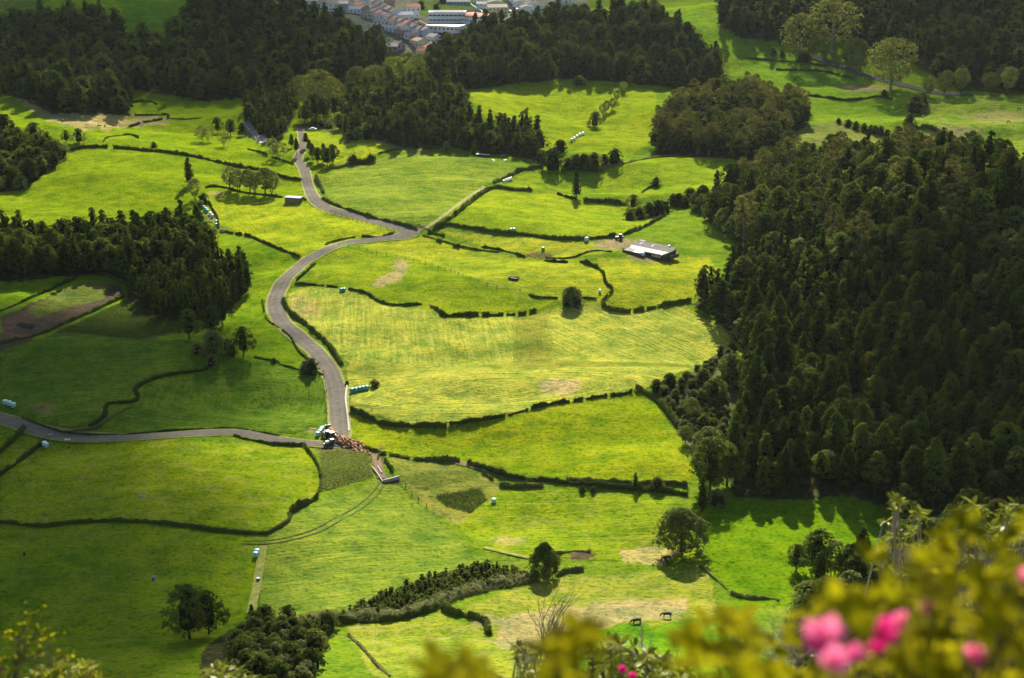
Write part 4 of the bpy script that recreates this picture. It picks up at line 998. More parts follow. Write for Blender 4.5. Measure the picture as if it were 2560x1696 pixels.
for (f, x, y, k, s, l) in [(T3, 545, 1290, 'dshrub', 1.8, "rounded bush below the white bales of the upper pasture"), (T3, 280, 1330, 'dshrub', 2.3, "conical leafy tree left of the bush row below the upper pasture"),
        (T3, 385, 1370, 'dshrub', 2.0, "shorter leafy tree in the bush row below the upper pasture"), (T3, 480, 1430, 'dshrub', 2.7, "tall pointed leafy tree in the bush row below the upper pasture"),
        (T3, 610, 1430, 'dshrub', 1.9, "first dark tree of the clipped block below the upper pasture"), (T3, 680, 1430, 'dshrub', 2.0, "second dark tree of the clipped block below the upper pasture"),
        (T3, 740, 1435, 'dshrub', 2.1, "third dark tree of the clipped block below the upper pasture"), (T3, 820, 1440, 'dshrub', 2.6, "tallest dark tree of the clipped block below the upper pasture"),
        (T3, 915, 1385, 'dshrub', 1.4, "bush right of the clipped block below the upper pasture"), (T3, 1000, 1380, 'dshrub', 2.2, "small dark tree right of the clipped block below the upper pasture"),
        (T2, 1290, 1250, 'spire', .55, "tiny pointed tree, leftmost along the dirt path"), (T2, 1370, 1250, 'spire', .6, "tiny pointed tree, second along the dirt path"),
        (T2, 1425, 1255, 'spire', .55, "tiny pointed tree, third along the dirt path"), (T2, 1500, 1245, 'spire', .9, "taller pointed tree along the dirt path"),
        (T2, 1570, 1245, 'spire', .8, "pointed tree at the right end of the dirt path"), (T2, 1680, 1285, 'laurel', .7, "yellow-green bush at the end of the dirt path"),
        (T2, 1910, 1330, 'spire', .8, "pointed tree beside the grey-roofed shelter"), (T2, 1690, 1190, 'laurel', 1.1, "sunlit leafy tree at the foot of the clump below the village"),
        (T2, 775, 1095, 'laurel', 1.2, "round sunlit tree above the dirt path"), (T2, 560, 1065, 'dshrub', 1.4, "small bush at the corner of the dirt path"),
        (T2, 690, 1080, 'shrub', 1.6, "low light bush above the dirt path"), (T2, 620, 1075, 'shrub', 1.5, "low light bush beside the corner of the dirt path"),
        (T2, 480, 1040, 'broad', .9, "dark tree left in the group under the pale trees"), (T2, 560, 1000, 'broad', 1.15, "dark tree in the middle of the group under the pale trees"),
        (T2, 640, 1010, 'broad', 1.1, "dark tree right in the group under the pale trees"), (T2, 730, 990, 'broad', 1.05, "dark tree at the right end under the pale trees"),
        (T2, 520, 1310, 'conifer', .6, "small conifer, top of the clump right of the road"), (T2, 545, 1360, 'conifer', .7, "conifer at the left of the clump right of the road"),
        (T2, 590, 1390, 'broad', .85, "leafy tree in the middle of the clump right of the road"), (T2, 640, 1370, 'conifer', .75, "conifer in the middle of the clump right of the road"),
        (T2, 670, 1410, 'broad', .9, "round tree at the front of the clump right of the road"), (T2, 720, 1380, 'broad', .8, "round tree at the right of the clump right of the road"),
        (T2, 490, 1250, 'conifer', .6, "slim conifer between road and dirt path"), (T2, 410, 1320, 'conifer', .62, "slim conifer left of the road's upper end"), (T2, 370, 1250, 'conifer', .6, "slim conifer further up left of the road's upper end"),
        (M3, 680, 320, 'spire', 1.05, "dark pointed conifer in the sunny pastures, with a long shadow"), (M3, 1350, 220, 'dshrub', 1.3, "lone bush in the pasture above the barn"),
        (M3, 1160, 410, 'laurel', .8, "round tree at the left end of the scrub above the barn"), (M3, 1860, 330, 'spire', 1.1, "thin pointed conifer at the wood's tip above the barn"),
        (M3, 640, 1225, 'oak', .62, "wind-shaped tree on the bank in the middle of the pastures"), (M3, 600, 1225, 'dshrub', 1.1, "dark bush left under the wind-shaped tree"), (M3, 685, 1245, 'shrub', 1.4, "pale bush right under the wind-shaped tree"),
        (L2, 540, 385, 'shrub', 1.7, "large grey-green bush beside the road bend"), (L2, 480, 370, 'shrub', 1.2, "smaller grey-green bush beside the road bend"),
        (L2, 1070, 495, 'shrub', 1.0, "bush at the right end of the row of five bales"), (L2, 838, 480, 'dshrub', .35, "tiny dark bush on the road edge by the five bales"),
        (M1, 1600, 1520, 'broad', 1.0, "dark tree at the left of the clump below the conifer block"), (M1, 1790, 1480, 'broad', 1.0, "dark tree in the middle of the clump below the conifer block"),
        (M1, 1880, 1400, 'broad', .95, "dark tree at the top of the clump below the conifer block"), (L1, 1800, 240, 'laurel', 1.25, "sunlit leafy tree at the front of the clump below the conifer block"),
        (L1, 1670, 210, 'shrub', 1.5, "grey-green bush below the conifer block"), (L1, 2060, 235, 'broad', .85, "round dark tree between the two darker fields and the road"),
        (L1, 1925, 190, 'shrub', 1.5, "yellowish bush left of the round dark tree"), (L1, 1960, 225, 'shrub', 1.3, "grey bush in front of the round dark tree"),
        (L1, 1790, 310, 'shrub', 1.3, "isolated round bush at the end of the ditch"), (L1, 2315, 295, 'dshrub', .55, "tiny dark bush left of the road bend bush"),
        (B1, 1600, 1230, 'broad', 1.05, "dark rounded tree, left of the lower left pair"), (B1, 1770, 1180, 'broad', .85, "dark rounded tree, right of the lower left pair"),
        (B1, 2130, 1060, 'spire', .35, "tiny pointed tree at the foot of the dry strip"),
        (L3, 1178, 1365, 'spire', .42, "small dense pointed tree on the lower hedge bank"), (L3, 1365, 1370, 'dshrub', .95, "round dark bush on the lower hedge bank"),
        (L3, 730, 1380, 'dshrub', .5, "small yellowish bush on the lower hedge bank"), (L3, 820, 1380, 'dshrub', .45, "smaller bush right of the yellowish one on the hedge bank"),
        (L3, 1845, 640, 'laurel', 1.15, "tall grey-green tree on the scrubby edge of the plantation"), (L3, 1990, 440, 'laurel', 1.1, "pale crowned tree on the upper scrubby edge of the plantation"),
        (L3, 1840, 850, 'dshrub', 1.0, "small dark egg-shaped bush in the scrub by the plantation"), (L3, 1790, 1090, 'laurel', 1.15, "big round pale tree at the plantation's lower left edge"),
        (L3, 1810, 1380, 'broad', 1.3, "wide yellow-green pine at the plantation's bottom left corner"), (L3, 1950, 1330, 'broad', 1.1, "darker pine right of the yellow-green pine"),
        (L3, 1740, 1555, 'spire', .8, "plump pointed tree at the corner of the right meadow"), (L3, 1870, 1500, 'shrub', 1.5, "pale climbing scrub at the corner of the right meadow"),
        (L3, 1960, 330, 'shrub', 1.7, "reddish brown bush at the top of the scrubby edge"), (L3, 1650, 780, 'vase', .7, "thin yellowish tree in the scrub by the plantation"),
        (L3, 1600, 980, 'vase', .6, "small crooked tree at the shaded meadow edge"),
        (B4, 610, 690, 'broad', 1.05, "dark open-branched pine in front of the right meadow"), (B4, 440, 640, 'broad', .6, "low left limb of dark foliage beside the open-branched pine"),
        (B4, 760, 700, 'vase', .95, "dark tree right of the open-branched pine"), (B4, 975, 700, 'spire', 1.1, "dark pointed tree in front of the right meadow"),
        (T1, 290, 1180, 'laurel', 1.1, "pale leafy tree at the top of the left edge wood"), (T1, 560, 1210, 'broad', .6, "small dark tree at the right end of the left edge wood"),
        (T1, 1840, 1130, 'broad', .8, "dark tree on the left of the rocky stream bed"), (T1, 1950, 1150, 'broad', .85, "dark tree nearest the rocky stream bed"), (T1, 2050, 1150, 'broad', .7, "dark tree below the rocky stream bed"),
        (T4, 1445, 950, 'dshrub', 3.0, "tall dark bush block between the two upper right meadows"), (T4, 1400, 1040, 'dshrub', 1.5, "bush below the tall block between the upper right meadows"),
        (T4, 1500, 900, 'dshrub', 2.6, "right half of the tall bush block between the upper right meadows"), (T4, 1310, 1230, 'dshrub', 2.0, "dark bush at the top of the right hill wood"),
        (T4, 1185, 820, 'dshrub', 1.3, "small bush on the hedge of the upper right meadows"), (T4, 510, 520, 'dshrub', 2.3, "dark bush at the upper end of the upper right road"),
        (T4, 320, 480, 'dshrub', 1.2, "small bush in the upper right field's corner"), (T4, 250, 460, 'shrub', 1.8, "pale scrub in the upper right field's corner"), (T3, 700, 720, 'shrub', 2.6, "brown thicket at the edge of the wooded hill")]:
    P(k, *f(x, y), s, l, "shrub" if k in ('shrub', 'dshrub') and 'tree' not in l else "tree")
rowp = [(800, 1045, .8), (880, 1070, 1.15), (945, 1092, 1.15), (1015, 1108, 1.1), (1068, 1115, 1.0), (1110, 1130, 1.15), (1155, 1138, 1.2), (1210, 1148, 1.0), (1310, 1160, 1.0), (1388, 1175, .9)]
for i, (x, y, s) in enumerate(rowp):
    P('dshrub', *T4(x, y), s * 1.15, ["leftmost", "second", "third", "fourth", "fifth", "sixth", "seventh", "eighth", "ninth", "rightmost"][i] + " round bush of the row in the upper right field", "shrub", "round bushes in a row in the upper right field")
for i, (x, y, s) in enumerate([(1130, 480, 1.5), (1210, 470, 1.8), (1290, 450, 1.9), (1370, 440, 1.9), (1430, 410, 1.6), (1500, 350, 1.5), (1545, 360, 1.6), (1600, 370, 1.5), (1640, 320, 1.7), (1690, 380, 2.0), (1740, 400, 2.2)]):
    P('dshrub', *M3(x, y + 30), s, "bush number %s in the scrub above the barn, counted from the left" % ["one", "two", "three", "four", "five", "six", "seven", "eight", "nine", "ten", "eleven"][i], "shrub", "scrub above the barn")
SCRUB = [(1515, 905), (1600, 862), (1690, 805), (1715, 860), (1690, 940), (1660, 1060), (1590, 1030), (1560, 960)]
for x, y, z in candidates(SCRUB, 4.3):
    k = 'shrub' if random.random() < .6 else 'dshrub'
    plant(k, x, y, random.uniform(.55, 1.25), "light scrub bush on the bank between meadow and plantation" if k == 'shrub' else "dark scrub bush on the bank between meadow and plantation", "shrub", "scrub beside the plantation (" + ("light" if k == "shrub" else "dark") + " bushes)", z)
for x, y, z in candidates([(560, 1440), (740, 1440), (800, 1430), (740, 1500), (720, 1568), (640, 1620), (520, 1600)], 3.6):
    k = 'shrub' if random.random() < .35 else 'dshrub'
    plant(k, x, y, random.uniform(.7, 1.3), "leafy grey-green bush in the lower left thicket" if k == 'shrub' else "dark leafy bush in the lower left thicket", "shrub", "lower left thicket (" + ("light" if k == "shrub" else "dark") + " bushes)", z)
forest(R_BOTTOM, 6.5, [('broad', 1)], "dark broadleaf tree in the lower left thicket", "lower left thicket", .8, 1.1)

# young conifer strip
yc = [make_crown("young_conifer", 'conifer', 400 + i, .1, 2.6 + .3 * i, .62, 16, 8, .34, .28, M['broad'], core=.5) for i in range(3)]
STRIP = [(770, 1432), (860, 1424), (960, 1407), (1030, 1390), (1110, 1362), (1235, 1341), (1200, 1322), (1150, 1312), (1100, 1310), (1020, 1328), (940, 1352), (860, 1388)]
cs = candidates(STRIP, 1.4)
for x, y, z in cs[:290]:
    o = link("young_conifer", yc[random.randrange(3)], None, (x, y, z - .1)); o.rotation_euler.z = random.uniform(0, 6.28)
    s = random.uniform(.7, 1.2); o.scale = (s * 1.2, s * 1.2, s * random.uniform(.45, .75))
    tag(o, "knee-high young conifer in the dark planted strip above the scrub bank", "young tree", "young conifers in the planted strip")
if len(cs) > 290:
    Vs, Fs, ms = [], [], []; off = 0
    for x, y, z in cs[290:]:
        V, F, mi = read_mesh(yc[random.randrange(3)]); s = random.uniform(.7, 1.25)
        Vs.append(V * s + np.array([x, y, z - .1])); Fs.append(F + off); off += len(V); ms.append(mi)
    tag(link("young_conifers", np_mesh("young_conifers", np.vstack(Vs), np.vstack(Fs), [M['broad'], M['core']], midx=np.concatenate(ms))),
        "rear part of the dark planted strip of young conifers", "young trees", kind="stuff")
print("young conifers", len(cs))

# ------------------------------------------------------------------ hedges and banks
def hedge(label, pts, h=1.8, w=1.8, mat='hedge', gaps=(), name="hedge", rough=.3, dens=1.0, cat=None):
    h *= .66; w *= .62
    W = world_line(pts, .6)
    L = len(W)
    keep = np.ones(L, bool)
    for a, b in gaps: keep[int(a * L):max(int(a * L) + 1, int(b * L))] = False
    d = np.gradient(W, axis=0); d /= np.linalg.norm(d, axis=1)[:, None] + 1e-9
    n = np.column_stack([-d[:, 1], d[:, 0]])
    sd_ = rng.integers(1000)
    hh = h * (1 - rough * .8 + 1.5 * rough * vnoise(np.arange(L) * .33, np.zeros(L), sd_)) * (1 + .35 * (vnoise(np.arange(L) * 1.1, np.zeros(L), sd_ + 1) - .5)) * (1 + .28 * sm((vnoise(np.arange(L) * .22, np.zeros(L), sd_ + 2) - .62) / .2)) * (1 - .5 * sm((vnoise(np.arange(L) * .19, np.zeros(L), sd_ + 3) - .7) / .12)); ww = w * (1 - rough * .7 + 1.4 * rough * vnoise(np.arange(L) * .28, np.ones(L) * 9, sd_))
    z = height(W[:, 0], W[:, 1])
    prof = np.array([(-1, -.15), (-.95, .55), (-.5, .92), (0, 1), (.5, .92), (.95, .55), (1, -.15)])
    k = len(prof)
    core_s = .8
    X = W[:, 0][:, None] + n[:, 0][:, None] * prof[:, 0] * (ww / 2 * core_s)[:, None]
    Y = W[:, 1][:, None] + n[:, 1][:, None] * prof[:, 0] * (ww / 2 * core_s)[:, None]
    Z = z[:, None] + prof[:, 1] * (hh * .88)[:, None]
    V = np.column_stack([X.ravel(), Y.ravel(), Z.ravel()])
    V += (rng.random(V.shape) - .5) * np.array([.3, .3, .35]) * min(1, h)
    ii = [(i * k + j) for i in range(L - 1) if keep[i] and keep[i + 1] for j in range(k - 1)]
    ii = np.array(ii)
    F = np.column_stack([ii, ii + 1, ii + k + 1, ii + k])
    # leaves
    depth = max(1.0, W[:, 1].mean() / 450)
    lf = .30 * depth
    per = max(7, int(17 * dens * (h + w) / 3.6 / depth))
    idx = np.repeat(np.where(keep)[0], per)
    m = len(idx)
    th = rng.uniform(0.02, .98, m) * math.pi
    al = rng.uniform(-.5, .5, m) * .9
    a = np.cos(th); b = np.sin(th) ** .6
    off = a * ww[idx] / 2
    C = np.column_stack([W[idx, 0] + d[idx, 0] * al + n[idx, 0] * off, W[idx, 1] + d[idx, 1] * al + n[idx, 1] * off, z[idx] + b * hh[idx] * rng.uniform(.7, 1.25, m)])
    N = np.column_stack([n[idx, 0] * a, n[idx, 1] * a, b + .2]) + rng.normal(size=(m, 3)) * .45
    V2, F2 = quads(C, N, lf * rng.uniform(.6, 1.4, m))
    me = np_mesh(name, np.vstack([V, V2]), np.vstack([F, F2 + len(V)]), [M[mat], M[mat]],
                 midx=np.concatenate([np.zeros(len(F), int), np.ones(len(F2), int)]))
    o = link(name, me)
    return tag(o, label, cat or name.replace('_', ' '))

hedge("long dark hedge crossing the upper left pastures", [(155, 350), (197, 342), (243, 341), (300, 346), (380, 353), (450, 364), (520, 380), (602, 396)], 2.6, 2.4, gaps=[(.19, .205)])
hedge("short hedge ending at the road left, right of the row of round trees", [(636, 404), (665, 413), (697, 417)], 2.0, 1.8)
hedge("curved hedge just left of the road's upper end", [(573, 346), (600, 352), (625, 362), (650, 371), (678, 382)], 1.6, 1.4, gaps=[(.42, .5)])
hedge("hedge with a square end near the upper left wood", [T1(1140, 980), T1(1300, 978), T1(1420, 975), T1(1425, 1000)], 2.0, 1.8, gaps=[(.52, .55)])
hedge("slanting hedge in the upper left pasture", [T1(1090, 1075), T1(1200, 1045), T1(1370, 1012)], 1.8, 1.7)
hedge("short arched hedge high in the left pasture", [T1(1040, 1150), T1(1110, 1145), T1(1170, 1168)], 1.6, 1.6)
hedge("faint low hedge right in the upper left pasture", [T1(1440, 1005), T1(1570, 1010), T1(1700, 1000)], .7, .9, 'scrub')
hedge("thin low hedge left of the pale young trees", [T1(875, 1200), T1(890, 1170), T1(960, 1155), T1(1020, 1152)], .8, .8)
hedge("dark rim of the round pit by the upper left wood", [T1(1120, 872), T1(1190, 862), T1(1290, 868), T1(1325, 890)], 2.2, 2.5, name="bank_hedge")
hedge("low hedge line under the row of round trees", [Z6(480, 510), Z6(620, 490), Z6(830, 520), Z6(1100, 590), Z6(1500, 640), Z6(1900, 700)], 1.3, 1.4)
hedge("hedge stub between the white-roofed shed and the road", [Z6(2210, 695), Z6(2330, 745)], 1.1, 1.2)
hedge("hedge bending round the sunny field beside the teal bales", [Z6(540, 800), Z6(600, 920), Z6(690, 1080), Z6(710, 1260)], 1.7, 1.6)
hedge("clumpy hedge below the sunny field left of the road", [Z6(850, 1330), Z6(1000, 1370), Z6(1300, 1430), (600, 558), (636, 572), (693, 595)], 1.6, 1.6, gaps=[(.10, .12), (.2, .22)])
hedge("scrubby bushes on the right side of the upper road bend", [M2(575, 150), M2(600, 200), M2(640, 290)], 2.6, 2.4, 'scrub', name="scrub_hedge")
hedge("dark roadside hedge following the road down to the junction", [M2(630, 330), M2(700, 370), M2(800, 412), M2(1000, 478), M2(1150, 515), M2(1300, 550), M2(1430, 588)], 2.0, 2.2)
hedge("low hedge on the inner side of the hairpin bend", [M2(655, 722), M2(740, 690), M2(830, 668), M2(960, 648), M2(1100, 655), M2(1230, 625)], 1.2, 1.4, gaps=[(.55, .62)])
hedge("wide dark hedge running up from the junction", [M2(1580, 572), M2(1700, 505), M2(1850, 390), M2(1960, 300), M2(2090, 238), M2(2250, 255), M3(305, 262)], 2.4, 2.8)
hedge("long curving hedge between the sunny middle fields, above the barn", [M2(1560, 600), M2(1680, 552), M2(1850, 578), M2(2100, 612), M3(200, 632), M3(400, 665), M3(600, 675), M3(900, 660), M3(1150, 615), M3(1300, 545), M3(1430, 478)], 2.3, 2.0, gaps=[(.545, .553), (.62, .626)])
hedge("short thick hedge right at the junction", [M2(1522, 612), M2(1590, 630), M2(1660, 648)], 1.8, 1.8)
hedge("broken stone bank with tufts running right from the junction", [M2(1480, 645), M2(1620, 682), M2(1800, 735), M2(2000, 772), M2(2120, 785)], .9, 1.2, name="bank_hedge")
hedge("bush pair growing on the broken bank near the junction", [M2(1590, 690), M2(1640, 698)], 2.2, 2.2)
hedge("single bush clump on the broken bank", [M2(1735, 735), M2(1790, 740)], 2.2, 2.4)
hedge("dark hedge below the strip field left of the bare patch", [M2(1980, 742), M2(2100, 760), M2(2230, 790), M2(2340, 825)], 1.5, 1.5)
hedge("boxy short hedge below the bare earth patch", [M3(412, 862), M3(500, 868), M3(605, 870)], 1.8, 1.6)
hedge("thin hedge line from the bare patch to the barn", [M3(420, 832), M3(560, 838), M3(660, 825), M3(800, 775), M3(980, 778)], .9, .9)
hedge("curved dark hedge left of the field below the barn", [M3(712, 862), M3(820, 902), M3(905, 955), M3(925, 1040), M3(985, 1092)], 2.0, 1.8, gaps=[(.36, .375)])
hedge("thin broken hedge joining the two curved hedges", [M3(990, 1105), M3(940, 1150), M3(900, 1190)], 1.0, 1.0, gaps=[(.45, .55)])
hedge("dark hedge below the barn field reaching the plantation", [M3(895, 1215), M3(955, 1265), M3(1080, 1290), M3(1200, 1275), M3(1410, 1235), M3(1560, 1215), M3(1650, 1200)], 2.4, 2.0, gaps=[(.36, .375), (.5, .51), (.62, .635)])
hedge("dark clipped hedge with notches in the centre of the pastures", [M2(1600, 1265), M2(1660, 1318), M2(1800, 1318), M2(2000, 1318), M2(2240, 1318), M3(240, 1312), M3(340, 1285)], 2.4, 1.9, gaps=[(.48, .49), (.70, .715), (.8, .815), (.9, .92)])
hedge("thin hedge left of the wind-shaped tree", [M3(275, 1140), M3(330, 1160), M3(520, 1170)], 1.2, 1.1)
hedge("thin hedge right of the wind-shaped tree", [M3(720, 1168), M3(845, 1175)], 1.0, 1.0)
hedge("low stony hedge from the road to the pair of bales", [M2(400, 1048), M2(530, 1055), M2(640, 1068), M2(755, 1080)], 1.3, 1.3, gaps=[(.7, .74)])
hedge("winding low hedge right of the pair of bales", [M2(850, 1095), M2(1000, 1130), M2(1080, 1185), M2(1180, 1222), M2(1300, 1232), M2(1470, 1222)], 1.4, 1.5)
hedge("scrubby start of the clipped hedge in the centre", [M2(1540, 1235), M2(1600, 1265)], 1.3, 1.6, 'scrub')
hedge("low bank hedge right of the road above the bend", [M2(412, 1022), M2(490, 950), M2(565, 885)], 1.5, 1.3)
hedge("thick dark hedge along the right side of the big road bend", [M2(300, 1190), M2(345, 1285), M2(480, 1395), M2(600, 1490), (745, 784), (768, 812), (790, 844)], 2.6, 2.4)
hedge("thick left end of the long hedge between the two big meadows", [L2(870, 700), L2(1000, 755), L2(1150, 820), L2(1300, 838), L2(1500, 838), L2(1680, 838)], 2.3, 2.2)
hedge("notched right part of the long hedge between the two big meadows", [L2(1700, 820), L2(1850, 798), L2(2000, 780), L2(2200, 745), L3(200, 715), L3(370, 668), L3(550, 638), L3(700, 620), L3(880, 590), L3(1050, 565), L3(1150, 545)], 1.7, 1.5, gaps=[(.30, .305), (.43, .44), (.66, .665), (.73, .74), (.86, .875)])
hedge("wide dark scrub hedge curving down right of the long hedge", [L3(1180, 520), L3(1300, 565), L3(1400, 655), L3(1480, 745), L3(1540, 830)], 2.6, 3.2)
hedge("hedge starting right of the log heap", [L2(930, 995), L2(1050, 1048), L2(1160, 1068)], 2.0, 2.0)
hedge("bushy hedge section above the dirt ditch", [L2(1200, 1078), L2(1400, 1112), L2(1600, 1125), L2(1790, 1135)], 2.2, 2.2, gaps=[(.34, .37)])
hedge("hedge on the dirt ditch turning towards the plantation", [L2(1860, 1150), L2(2000, 1195), L2(2130, 1240), L3(150, 1270), L3(400, 1300), L3(700, 1330), L3(1100, 1360), L3(1400, 1385), L3(1620, 1420)], 2.1, 2.6)
hedge("pale scrub on the upper side of the lower hedge bank", [L3(600, 1295), L3(850, 1300), L3(1100, 1312), L3(1400, 1318), L3(1620, 1335)], 1.5, 2.4, 'scrub', name="scrub_hedge")
hedge("short straight hedge beside the crop plot's gate", [L2(1160, 1125), L2(1225, 1215)], 1.7, 1.4)
hedge("short curved hedge right of the dirt gateway", [L2(1098, 1120), L2(1110, 1080), L2(1165, 1075)], 1.5, 1.3)
hedge("short straight hedge below the dirt ditch", [L2(1985, 1222), L2(2070, 1288)], 1.6, 1.3)
hedge("thin hedge between the lower left meadow and the crop plot", [L2(480, 1000), L2(560, 1110), L2(610, 1225), L2(615, 1330), L2(590, 1410)], 1.4, 1.4)
hedge("thick stepped hedge between the lower left meadow and tall grass", [L2(590, 1440), L2(450, 1510), L2(360, 1560)], 2.6, 2.0)
hedge("dark hedge around the bottom of the lower left meadow", [B2(350, 160), B2(345, 225), B2(200, 315), B2(130, 338), (520, 1229), (410, 1215), (301, 1207), (191, 1209), (96, 1217), (0, 1209), (-40, 1207)], 1.5, 1.5)
hedge("leafy hedge hugging the lower side of the side road", [L1(1980, 915), L1(2100, 945), L1(2300, 985), L2(230, 985), L2(470, 990)], 1.2, 1.6)
hedge("low dark verge hedge on the upper side of the side road", [L1(190, 765), L1(300, 805), L1(520, 882), L1(800, 908), L1(1100, 905), L1(1500, 868), L1(1960, 855), L1(2200, 888), L1(2360, 918)], .8, 1.0)
hedge("overgrown ditch winding between the two dark fields", [L1(760, 840), L1(880, 750), L1(910, 650), L1(1080, 632), L1(1165, 600), L1(1150, 510), L1(1300, 430), L1(1450, 392), L1(1700, 362), L1(1770, 335)], 1.3, 2.4, name="ditch_hedge")
hedge("tan dead bracken beside the overgrown ditch", [L1(600, 870), L1(800, 840), L1(960, 740), L1(1100, 670)], .8, 2.4, 'scrub', name="scrub_hedge")
hedge("thin hedge line left of the road bend bush", [L1(2150, 250), L1(2360, 292), L2(230, 295), L2(400, 345), L2(640, 400)], .8, .9)
hedge("dark hedge above the bare earth plot at the left edge", [(-40, 738), (0, 722), (82, 686), (178, 643)], 1.7, 1.4)
hedge("dark hedge below the bare earth plot at the left edge", [M1(1050, 1155), M1(700, 1325), M1(550, 1385), M1(350, 1475), M1(0, 1560)], 1.8, 1.6)
hedge("scrub at the right tip of the bare earth plot", [M1(860, 960), M1(950, 1000), M1(1030, 1060)], 1.6, 2.4, 'scrub', name="scrub_hedge")
hedge("dark hedge below the side road at the left edge, right one of two", [(-20, 1115), L1(0, 1250), L1(100, 1185), L1(250, 1065), L1(380, 965)], 2.0, 1.6)
hedge("dark hedge below the side road at the left edge, left one of two", [(-20, 1060), L1(0, 1045), L1(130, 935), L1(205, 855)], 2.4, 2.6)
hedge("long pale scrub bank below the young conifer strip", [B2(350, 1115), B2(550, 1080), B2(700, 1065), B2(930, 1050), B2(1200, 1030), B2(1400, 990), B2(1620, 915), B2(1800, 840), B2(2100, 770), B3(100, 745), B3(330, 710)], 2.4, 8.0, 'scrub', name="scrub_hedge")
hedge("dark strip painted as the shaded face of the scrub bank above the bottom field", [B2(700, 1085), B2(930, 1085), B2(1200, 1070), B2(1400, 1030), B2(1600, 960)], 2.0, 1.6)  # added dark foliage strip, the bank's shade put into its colour
hedge("pale scrub right of the triangular tree", [B3(520, 690), B3(620, 655), B3(740, 648)], 1.7, 2.2, 'scrub', name="scrub_hedge")
hedge("dark thicket dropping from the scrub bank beside the bottom field", [B2(1640, 925), B2(1700, 1000), B2(1850, 1040), B2(2000, 1085), B2(2040, 1190)], 2.6, 2.6)
hedge("low weedy line across the bottom field", [B2(850, 1195), B2(950, 1285), B2(1050, 1400), B2(1200, 1545)], .7, 1.2, 'scrub')
hedge("low scrub behind the round water hole", [B3(500, 505), B3(680, 485), B3(800, 490)], .9, 1.4, 'scrub')
hedge("thin tufted line down the right side of the dry pasture", [B3(1720, 595), B3(1840, 705), B3(1950, 805)], .5, .7, 'scrub')
hedge("tufted hedge behind the yellow blurred shrub", [B3(1980, 840), B3(2110, 875), B3(2330, 890), (1800, 1390)], 1.2, 1.6, 'scrub')
hedge("leafy scrub on the lower edge of the dirt ditch", [L2(2130, 1335), L2(2250, 1345), L3(250, 1350), L3(400, 1352)], 1.9, 2.6, 'scrub', name="scrub_hedge")
hedge("uppermost dark hedge in the upper right fields", [T4(0, 492), T4(180, 508), T4(330, 522), T4(520, 528)], 1.4, 1.6)
hedge("second dark hedge in the upper right fields", [T4(270, 592), T4(500, 600), T4(700, 612), T4(800, 640), T4(920, 668)], 1.6, 1.6, gaps=[(.8, .83)])
hedge("dark hedge at the bottom of the cool green upper right field", [T4(520, 812), T4(700, 830), T4(870, 852), T4(1000, 838), T4(1130, 822), T4(1250, 845)], 2.2, 2.2)
hedge("dark tufts along the upper right road", [T4(560, 540), T4(680, 562), T4(790, 575), T4(900, 600)], 1.4, 2.0, gaps=[(.4, .5)])
hedge("scrub strip dividing the upper right meadows", [T4(1350, 1060), T4(1430, 1085), T4(1550, 1085), T4(1700, 1145), T4(1850, 1195)], 3.2, 4.0, name="scrub_hedge")
hedge("clipped hedge at the far side of the upper right meadow", [T4(1800, 765), T4(1950, 765), T4(2100, 780), T4(2367, 800)], 1.6, 1.8)
hedge("tall clipped block hedge above the large sunny field", [T2(850, 1395), T2(950, 1385), T2(1075, 1370)], 6.0, 5.5, dens=1.5)
hedge("scrub below the clump right of the road", [T2(700, 1430), T2(780, 1420), T2(850, 1400)], 2.0, 3.0, 'scrub', name="scrub_hedge")
hedge("low hedge below the dirt path", [T2(1100, 1305), T2(1200, 1280), T2(1280, 1262), T2(1450, 1245), T2(1620, 1248)], 1.3, 1.4)
hedge("tall shaggy hedge right of the pointed conifer", [M3(740, 348), M3(850, 358), M3(1000, 368), M3(1100, 378)], 3.4, 3.6, 'hedge')
hedge("short dark hedge left of the pointed conifer", [M3(520, 290), M3(620, 325), M3(680, 335)], 1.7, 1.6)
hedge("thin scrub line leading up to the lone bush", [M3(1230, 278), M3(1280, 245), M3(1340, 215)], 1.2, 1.2, 'scrub')
hedge("dry bank below the upper middle pasture", [T3(880, 1435), T3(1040, 1395), T3(1200, 1358), T3(1400, 1330), T3(1530, 1318)], 1.2, 2.2, 'scrub')
hedge("grey scrub between the sunny fields near the white bales", [M2(2080, 200), M2(2180, 160), M3(200, 90), M3(330, 70), M3(400, 60)], 2.6, 3.0, 'scrub', name="scrub_hedge")
hedge("shrubby bank on the left of the big road bend", [M2(120, 1190), M2(150, 1340), M2(240, 1410), M2(350, 1490), (690, 812), (725, 840)], .7, 1.2, gaps=[(.2, .25), (.5, .55)])

def crop_plot(label, poly, sp, mat):
    pts = candidates(poly, sp, .25)
    n = 5; C = np.repeat(pts, n, 0) + rng.normal(size=(len(pts) * n, 3)) * np.array([.14, .14, .05]) + np.array([0, 0, .25])
    N = rng.normal(size=C.shape) * .5 + np.array([0, 0, .8])
    V, F = quads(C, N, .36 * rng.uniform(.6, 1.3, len(C)))
    tag(link("crop_plants", np_mesh("crop_plants", V, F, [M[mat]])), label, "crop", kind="stuff")
crop_plot("dark leafy crop plot below the log heap", [(742, 1042), (850, 1046), (864, 1104), (742, 1138)], .62, 'laurel')
crop_plot("small dark leafy crop plot left of the lone teal bale", [(1008, 1146), (1108, 1132), (1126, 1158), (1085, 1188), (1030, 1170)], .62, 'laurel')
crop_plot("dark leafy crop below the left conifer block", [(130, 770), (300, 692), (420, 702), (436, 756), (330, 786), (200, 772)], .9, 'laurel')

